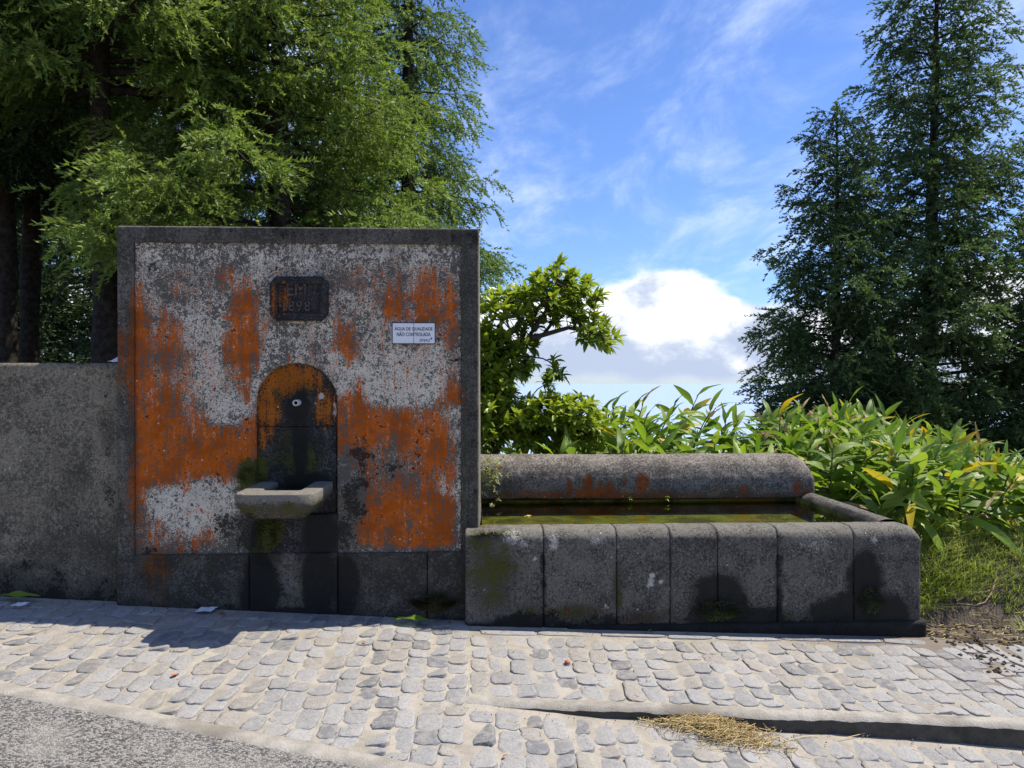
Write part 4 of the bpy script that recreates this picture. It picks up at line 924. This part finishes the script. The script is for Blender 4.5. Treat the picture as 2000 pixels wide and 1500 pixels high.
def shrub(name, label, Y, base_u, blobs_, limbs_, seed, lsize=.125, per=8, zb=.2):
    r = random.Random(seed); bx = float(P(base_u, 745, Y)[0]); o = empty(name, (bx, Y, zb)); tag(o, label, 'shrub')
    L = []; parts = []
    for pl in limbs_:
        pts = [P(u, v, Y + dy) for (u, v, dy) in pl[0]]; L += [np.array(p) for p in pts]
        n = len(pts); parts.append(tube([tuple(p) for p in pts], list(np.linspace(pl[1], pl[2], n)), 7))
    dense = []
    for pl in limbs_:
        pts = [np.array(P(u, v, Y + dy)) for (u, v, dy) in pl[0]]
        for a, b_ in zip(pts[:-1], pts[1:]):
            for t in np.linspace(0, 1, 6): dense.append(a * (1 - t) + b_ * t)
    dense = np.array(dense); cs = []
    for (u, v, ru, rv, n, br) in blobs_:
        for _ in range(n):
            while True:
                a, b_, c_ = r.uniform(-1, 1), r.uniform(-1, 1), r.uniform(-1, 1)
                if a * a + b_ * b_ + c_ * c_ < 1: break
            dep = c_ * .38; p = np.array(P(u + a * ru, v + b_ * rv, Y + dep)); nb = dense[np.argmin(((dense - p) ** 2).sum(1))]
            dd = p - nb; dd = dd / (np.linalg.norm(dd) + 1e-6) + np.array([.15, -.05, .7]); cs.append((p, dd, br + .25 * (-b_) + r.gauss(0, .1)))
            mid = (nb + p) * .5 + np.array([0, 0, -.03]); parts.append(tube([tuple(nb), tuple(mid), tuple(p)], [.007, .005, .003], 4))
    obj('branches', mesh_np('branches', *join_np(parts)), M['twig'], o, smooth=True)
    c = obj('crown', rosettes('crown', cs, M['laurel'], lsize, per, seed), None, o); return o
shrub('broadleaf_shrub', 'glossy broad-leaved shrub reaching right from behind the fountain wall', 2.7, 925,
      [(985, 615, 60, 55, 52, .6), (1060, 590, 60, 55, 60, .5), (1120, 590, 58, 48, 56, .42), (1150, 640, 40, 35, 26, .45), (1095, 535, 20, 22, 9, .45), (1060, 555, 20, 20, 8, .5), (950, 690, 40, 50, 50, .45), (965, 750, 40, 50, 50, .4), (1010, 715, 40, 26, 26, .35), (1185, 665, 20, 16, 8, .7), (1080, 720, 24, 20, 6, .1), (1000, 670, 55, 30, 24, .25)],
      [([(900, 860, 0), (925, 760, 0), (975, 695, 0), (1040, 660, -.1), (1110, 640, -.1), (1165, 650, -.15)], .05, .012), ([(930, 755, 0), (970, 650, .1), (1000, 590, .1)], .035, .012), ([(1030, 662, 0), (1070, 600, -.1), (1090, 540, -.1)], .02, .006), ([(1060, 655, 0), (1110, 590, .1), (1135, 560, .1)], .018, .006), ([(985, 690, 0), (1060, 700, -.1), (1090, 715, -.1)], .01, .004)], 41)
shrub('broadleaf_shrub', 'low broad-leaved shrub with yellow-green leaves above the back wall of the trough', 2.45, 985,
      [(965, 800, 42, 62, 70, .5), (1010, 830, 60, 50, 80, .6), (1070, 805, 56, 40, 80, .8), (1120, 815, 50, 42, 60, .7), (1060, 855, 70, 30, 50, .45), (950, 860, 34, 34, 30, .4), (1150, 850, 50, 34, 30, .5), (1070, 745, 22, 14, 4, .1)],
      [([(960, 900, .1), (985, 850, .1), (1040, 800, 0), (1085, 780, 0)], .025, .007), ([(970, 890, .1), (950, 830, .1), (955, 770, .1)], .02, .007), ([(985, 855, .1), (1060, 840, 0), (1120, 815, 0)], .02, .006), ([(1000, 820, 0), (1050, 760, 0), (1080, 742, 0)], .008, .003)], 43, .11, 8)
# pale little plant in the corner of wall and back wall
cs = []; r = random.Random(9)
for _ in range(70):
    u, v = 958 + r.gauss(0, 13), 925 + r.gauss(0, 24); p = np.array(P(u, v, 1.33 - r.random() * .10)); cs.append((p, (r.gauss(.2, .4), -.6, r.gauss(.5, .3)), r.uniform(.2, .9)))
wp_ = empty('wall_plant', tuple(P(950, 975, 1.33))); tag(wp_, 'small pale-leaved plant in the corner where trough meets the fountain wall', 'plant')
for k in range(10): obj('sprig', rosettes('sprig', cs[k * 7:k * 7 + 7], M['wallplant'], .032, 6, 12 + k, .3), None, wp_)['kind'] = 'stuff'

# ------------------------------------------------------------------ grass, moss, straw, litter
def blades(name, pts, L, Wd, m_, seed, spread=.6, tipf=None, nseg=3, curl=.5):
    r = np.random.default_rng(seed); n = len(pts); pts = np.asarray(pts); az = r.random(n) * 6.28; Ls = L * r.uniform(.5, 1.3, n); le = spread * r.uniform(.2, 1.2, n)
    ss = np.linspace(0, 1, nseg + 1); V = np.zeros((n, nseg + 1, 2, 3)); dx, dy = np.cos(az), np.sin(az); wx, wy = -dy, dx
    for i, t in enumerate(ss):
        hz = Ls * (le * t + curl * t * t * le); up_ = Ls * (t - .35 * curl * t * t); wd = Wd * (1 - t * .92) * .5
        for k, sg_ in enumerate((-1, 1)):
            V[:, i, k, 0] = pts[:, 0] + dx * hz + wx * wd * sg_; V[:, i, k, 1] = pts[:, 1] + dy * hz + wy * wd * sg_; V[:, i, k, 2] = pts[:, 2] + up_
    b0 = (np.arange(n) * (nseg + 1) * 2)[:, None]; F = np.concatenate([np.stack([b0[:, 0] + 2 * i, b0[:, 0] + 2 * i + 1, b0[:, 0] + 2 * i + 3, b0[:, 0] + 2 * i + 2], 1) for i in range(nseg)])
    me = mesh_np(name, V.reshape(-1, 3), F); tp = (r.random(n) * .6)[:, None] + .4 * ss[None] if tipf is None else np.repeat(tipf[:, None], nseg + 1, 1)
    set_attr(me, 'tip', np.clip(np.repeat(tp.reshape(n, nseg + 1, 1), 2, 2), 0, 1).ravel()); me.materials.append(m_); return me
N = 24000; gx_ = rng.uniform(2.9, 5.6, N); gy_ = rng.uniform(.30, 2.2, N); dn = fbm(gx_ * 2.2, gy_ * 2.2, 201); edge = .60 + .10 * np.sin(gx_ * 4)
keep = (dn > .30 + .5 * np.clip(edge - gy_, 0, 1)) & (gy_ > edge - .06); gx_, gy_ = gx_[keep], gy_[keep]
gr = obj('grass', blades('grass', nseg=2, pts=np.stack([gx_, gy_, T(gx_, gy_) - .005], 1), L=.075, Wd=.008, m_=M['grass'], seed=203, spread=.9, tipf=np.clip(.75 * fbm(gx_ * 3, gy_ * 3, 205) + rng.random(len(gx_)) * .5 - .12, 0, 1))); tag(gr, 'short green grass on the bank right of the trough', 'grass', kind='stuff')
ex = rng.uniform(2.95, 5.2, 3600); ey = .60 + .10 * np.sin(ex * 4) + np.abs(rng.normal(0, .22, 3600)) - .04; ck = fbm(ex * 5, ey * 5, 207) > .5; ex, ey = ex[ck], ey[ck]
tf = obj('grass_tufts', blades('grass_tufts', np.stack([ex, ey, T(ex, ey) - .004], 1), .16, .007, M['grass'], 209, 1.1, None, 3, .9)); tag(tf, 'longer drooping grass tufts along the edge of the bank', 'grass', kind='stuff')
N = 1500; gx_ = rng.uniform(3.3, 4.6, N); gy_ = rng.uniform(-.35, .35, N); k_ = fbm(gx_ * 3, gy_ * 3, 211) > .58; gx_, gy_ = gx_[k_], gy_[k_]
gr2 = obj('sparse_grass', blades('sparse_grass', np.stack([gx_, gy_, T(gx_, gy_) - .004], 1), .09, .006, M['grass'], 213, 1.1)); tag(gr2, 'sparse grass tufts on the bare soil at the right edge', 'grass', kind='stuff')
def sticks(name, n, xf, yf, L, rad_, m_, seed, zf=None, pile=0.0):
    r = random.Random(seed); parts = []; tp = []
    for i in range(n):
        x, y = xf(r), yf(r); a = r.uniform(0, math.pi); l = L * r.uniform(.4, 1.3); z = float(zf(np.array(x), np.array(y))) + .004 + pile * r.random() ** 1.5; bend = r.gauss(0, .25) * l; ti = r.gauss(0, .12) * (1 if pile else .2)
        pts = [(x + math.cos(a) * l * (t - .5) - math.sin(a) * bend * 4 * t * (1 - t), y + math.sin(a) * l * (t - .5) + math.cos(a) * bend * 4 * t * (1 - t), max(z + ti * l * (t - .5), float(zf(np.array(x), np.array(y))) + .002)) for t in (0, .33, .66, 1)]
        V, F = tube(pts, [rad_] * 4, 3); parts.append((V, F)); tp += [min(1, max(0, r.gauss(.6, .25)))] * len(V)
    me = mesh_np(name, *join_np(parts)); set_attr(me, 'tip', tp); me.materials.append(m_); return me
lit = obj('soil_litter', sticks('soil_litter', 900, lambda r: r.uniform(2.85, 4.6), lambda r: r.uniform(-.75, .6), .09, .0022, M['straw'], 221, lambda x, y: np.maximum(T(x, y), np.where((y < .1) & (x < 3.05), PLAT(x, y) - .02, -9)))); tag(lit, 'thin dry stems scattered on the soil right of the trough', 'litter', kind='stuff')
p0 = gp(1395, 1430)
def heap(x, y):
    d_ = (x - p0[0]) * .9 + (y - p0[1]) * .35; e_ = (y - p0[1]); return G(x, y) + .035 * np.exp(-((x - p0[0]) / .20) ** 2 - (e_ / .13) ** 2)
def hx(r): return p0[0] + r.gauss(0, .12)
hv = []
def mkheap():
    r = random.Random(231); parts = []; tp = []
    for i in range(900):
        t = r.gauss(0, .5); x = p0[0] + .18 * t + r.gauss(0, .075); y = p0[1] - .10 * t + r.gauss(0, .055); y = min(y, yk(x) - .012)
        a = r.uniform(0, math.pi); l = .085 * r.uniform(.4, 1.5); z = float(heap(np.array(x), np.array(y))) + .003 + .012 * r.random(); b_ = r.gauss(0, .3) * l; ti = r.gauss(0, .2)
        pts = [(x + math.cos(a) * l * (s - .5) - math.sin(a) * b_ * 4 * s * (1 - s), min(y + math.sin(a) * l * (s - .5) + math.cos(a) * b_ * 4 * s * (1 - s), yk(x) + .005), max(z + ti * l * (s - .5), float(G(x, y)) + .006)) for s in (0, .33, .66, 1)]
        V, F = tube(pts, [.0013] * 4, 3); parts.append((V, F)); tp += [min(1, max(0, r.gauss(.55, .3)))] * len(V)
    me = mesh_np('straw_heap', *join_np(parts)); set_attr(me, 'tip', tp); me.materials.append(M['straw']); return me
sh_ = obj('straw_heap', mkheap()); tag(sh_, 'heap of dry yellow straw lying against the low kerb', 'straw')
for (u0, v0, u1, v1) in ((1525, 1455, 1600, 1440), (1640, 1448, 1740, 1432)):
    a, b_ = gp(u0, v0), gp(u1, v1); V, F = tube([(a[0], a[1], a[2] + .008), ((a[0] + b_[0]) / 2, (a[1] + b_[1]) / 2 + .01, (a[2] + b_[2]) / 2 + .011), (b_[0], b_[1], b_[2] + .008)], [.0016] * 3, 4); me = mesh_np('straw_stalk', V, F); set_attr(me, 'tip', np.full(len(V), .95)); s_o = obj('straw_stalk', me, M['straw'])
    tag(s_o, 'single dry stalk nearest the straw heap' if u0 < 1600 else 'single long dry stalk farther right of the straw heap', 'straw')
# moss tufts
def tuft(name, label, u, v, Y, ru, rv, n, L, m_, seed):
    r = np.random.default_rng(seed); a = r.random(n) * 6.28; q_ = np.sqrt(r.random(n)); pts = np.array([P(u + ru * q * math.cos(t), v + rv * q * math.sin(t), Y) for q, t in zip(q_, a)]); pts[:, 1] -= .004
    o = obj(name, blades(name, pts, L, .006, m_, seed, 1.3, None, 3, .9)); return tag(o, label, 'moss')
tuft('moss_tuft', 'brown-green moss tuft on the left end of the trough rim', 962, 1052, .02, 30, 10, 420, .035, M['mossg'], 301)
tuft('moss_tuft', 'dry brown moss clump at the foot of the wall near the trough', 848, 1180, .075, 36, 18, 700, .04, M['moss'], 303)
tuft('moss_tuft', 'green moss growing on the wall just left of the basin', 486, 930, .10, 20, 16, 260, .022, M['mossg'], 305)
tuft('moss_tuft', 'dark moss clump low on the trough front between two joints', 1400, 1195, -.005, 40, 20, 500, .022, M['mossg'], 307)
tuft('moss_tuft', 'yellow-green moss clump low on the trough front near its right end', 1702, 1175, -.005, 22, 26, 300, .02, M['mossg'], 309)
tuft('moss_tuft', 'green moss hanging below the basin', 520, 1040, .10, 22, 34, 500, .03, M['mossg'], 311)
# fallen leaves and paper
def flat_leaf(name, label, cat, p, L, W, az, m_, lift=.012, seed=1, arch=.1, tilt=0.):
    me = leaf_mesh(seed, 1.0, W, arch, 8, .15, .06); me.materials.append(m_); o = bpy.data.objects.new(name, me); COL.objects.link(o); o.location = (p[0], p[1], p[2] + lift); o.rotation_euler = (0, tilt, az); o.scale = (L, L, L); return tag(o, label, cat)
def dfloor(u, v): 
    p = gp(u, v); return p
flat_leaf('fallen_leaf', 'large fallen green leaf on the setts below the wall', 'leaf', dfloor(768, 1218), .26, .24, -.12, M['ginger_light'], .03, 402, .16)
flat_leaf('fallen_leaf', 'dull green fallen leaf at the left edge by the low wall', 'leaf', dfloor(-10, 1174), .27, .24, .02, M['ginger'], .03, 403, .14)
for (u, v, nm, lab, w_, h_) in ((401, 1196, 'paper_scrap', 'white paper scrap in the shade below the basin', .1, .05), (37, 1186, 'paper_scrap', 'small crumpled white scrap beside the leaf at the left edge', .07, .035)):
    p = gp(u, v); a = np.linspace(0, 1, 6); A, B = np.meshgrid(a, a, indexing='ij'); V = np.stack([(A - .5) * w_ + .1 * w_ * B, (B - .5) * h_ * 2, .012 + .012 * fbm(A * 3 + u, B * 3, 5)], -1).reshape(-1, 3) + np.array(p)
    tag(obj(nm, mesh_np(nm, V, grid_faces(6, 6)), M['paper'], smooth=True), lab, 'paper')
for i, (u, v, lab) in enumerate(((425, 1201, 'orange dead leaf in the shade next to the paper scrap'), (335, 1326, 'orange dead leaf scrap alone on the setts at the left'), (714, 1259, 'tiny red-brown leaf scrap below the tall wall'), (990, 1480, 'tiny reddish scrap on the lower setts near the kerb start'), (1120, 1385, 'small brown leaf lying on the kerb'))):
    flat_leaf('dead_leaf', lab, 'leaf', gp(u, v), .055 if i < 2 else .03, .5, i * 1.3, M['deadleaf'], .012, 410 + i, .3)
p = gp(1108, 1298, PLAT); bm = bmesh.new(); bmesh.ops.create_icosphere(bm, subdivisions=2, radius=.016)
for v in bm.verts: v.co *= 1 + random.uniform(-.15, .15); v.co.z *= .7
pb = obj('pebble', to_mesh(bm, 'pebble'), M['deadleaf'], smooth=True); pb.location = (p[0], p[1], p[2] + .012); tag(pb, 'small red-brown pebble on the raised setts before the trough', 'pebble')
p = P(214, 705, .28); a = np.linspace(0, 1, 8); A, B = np.meshgrid(a, a, indexing='ij')
V = np.stack([-2.36 + A * .10, .2 + B * .14, 1.64 + .03 * np.sin(A * 3.1) * np.sin(B * 3.1) + .012 * fbm(A * 5, B * 5, 7)], -1).reshape(-1, 3); tag(obj('plastic_scrap', mesh_np('plastic_scrap', V, grid_faces(8, 8)), M['paper'], smooth=True), 'crumpled white scrap on top of the low wall', 'scrap')
# on the water
flat_leaf('floating_leaf', 'orange-yellow leaf floating on the trough water', 'leaf', P(1024, 1008, .9 - .12), .055, .35, .1, M['yellowleaf'], 0, 421, .05); bpy.data.objects['floating_leaf'].location.z = .542
for u, lab in ((1231, 'left one of two yellow blossoms under the back wall of the trough'), (1302, 'right one of two yellow blossoms under the back wall of the trough')):
    pz = P(u, 974, 1.37); me = rosettes('blossom', [(np.array(pz), (.1, -.7, .6), .9)] * 2, M['ginger_light'], .032, 8, u, .4); tag(obj('blossom', me), lab, 'flower')
# roots and wet patch on the bank
def gT(u, v):
    dd = ray(u, v); t = 3.0
    while t < 12:
        p = CAM + dd * t
        if p[2] < float(T(np.array(p[0]), np.array(p[1]))): break
        t += .01
    return p
pts = [gT(*q_) for q_ in ((1870, 1182), (1905, 1186), (1925, 1180), (1938, 1165), (1944, 1150), (1950, 1146))]; pts = [(p[0], p[1], p[2] + .012 + .02 * max(0, i - 2)) for i, p in enumerate(pts)]
pts2 = [gT(*q_) for q_ in ((1868, 1178), (1895, 1164), (1930, 1158), (1946, 1153), (1975, 1164))]; pts2 = [(p[0], p[1], p[2] + .012) for p in pts2]
rt = obj('bare_root', mesh_np('bare_root', *join_np([tube(pts, [.004, .006, .006, .006, .006, .003], 6), tube(pts2, [.004, .004, .005, .004, .003], 6)])), M['root'], smooth=True); tag(rt, 'pale bare root lying on the soil below the grass bank', 'root')

# grit, crumbs and stalks strewn over the setts
def crumbs(name, n, fx, seed, m_, lo, hi):
    r = random.Random(seed); parts = []
    for i in range(n):
        x, y, z = fx(r); s = r.uniform(lo, hi); q = np.array([(1, 0, 0), (-.5, .9, 0), (-.5, -.9, 0), (0, 0, .7), (0, 0, -.3)]) * s; a = r.random() * 6.28; R = np.array([[math.cos(a), -math.sin(a), 0], [math.sin(a), math.cos(a), 0], [0, 0, 1]])
        parts.append((q @ R.T * np.array([1, r.uniform(.4, 1), 1]) + np.array([x, y, z + s * .3]), np.array([(0, 1, 3), (1, 2, 3), (2, 0, 3), (1, 0, 4), (2, 1, 4), (0, 2, 4)])))
    me = mesh_np(name, *join_np(parts)); me.materials.append(m_); return me
def surf(x, y): return float(PLAT(x, y)) if (x > -.04 and y > yk(x) + .02) else float(G(x, y))
def fpos(r):
    if r.random() < .45: x = r.uniform(-3.2, 2.9); y = (.06 if x < 0 else -.05) - abs(r.gauss(0, .10))
    elif r.random() < .5: x = r.uniform(-.1, 2.9); y = yk(x) - .02 - abs(r.gauss(0, .05))
    else: x = r.uniform(-3, 2.9); y = r.uniform(-1.7, 0)
    return x, y, surf(x, y) + .004
tag(obj('grit', crumbs('grit', 420, fpos, 501, M['bark'], .002, .006)), 'dark grit and crumbs strewn over the setts', 'grit', kind='stuff')
def ppos(r):
    x = r.uniform(2.86, 4.2); y = r.uniform(-.6, .5); return x, y, max(float(T(np.array(x), np.array(y))), float(PLAT(x, y)) - .004 if y < .1 else -9)
tag(obj('soil_clods', crumbs('soil_clods', 700, ppos, 503, M['soil'], .006, .022)), 'clods and stones on the bare soil right of the trough', 'soil', kind='stuff')
tag(obj('dry_needles', sticks('dry_needles', 160, lambda r: r.uniform(-3, 2.9), lambda r: r.uniform(-1.6, .0), .035, .0011, M['straw'], 505, lambda x, y: np.array(surf(float(x), float(y)) + .003))), 'dry needles and stalk bits scattered over the setts', 'litter', kind='stuff')
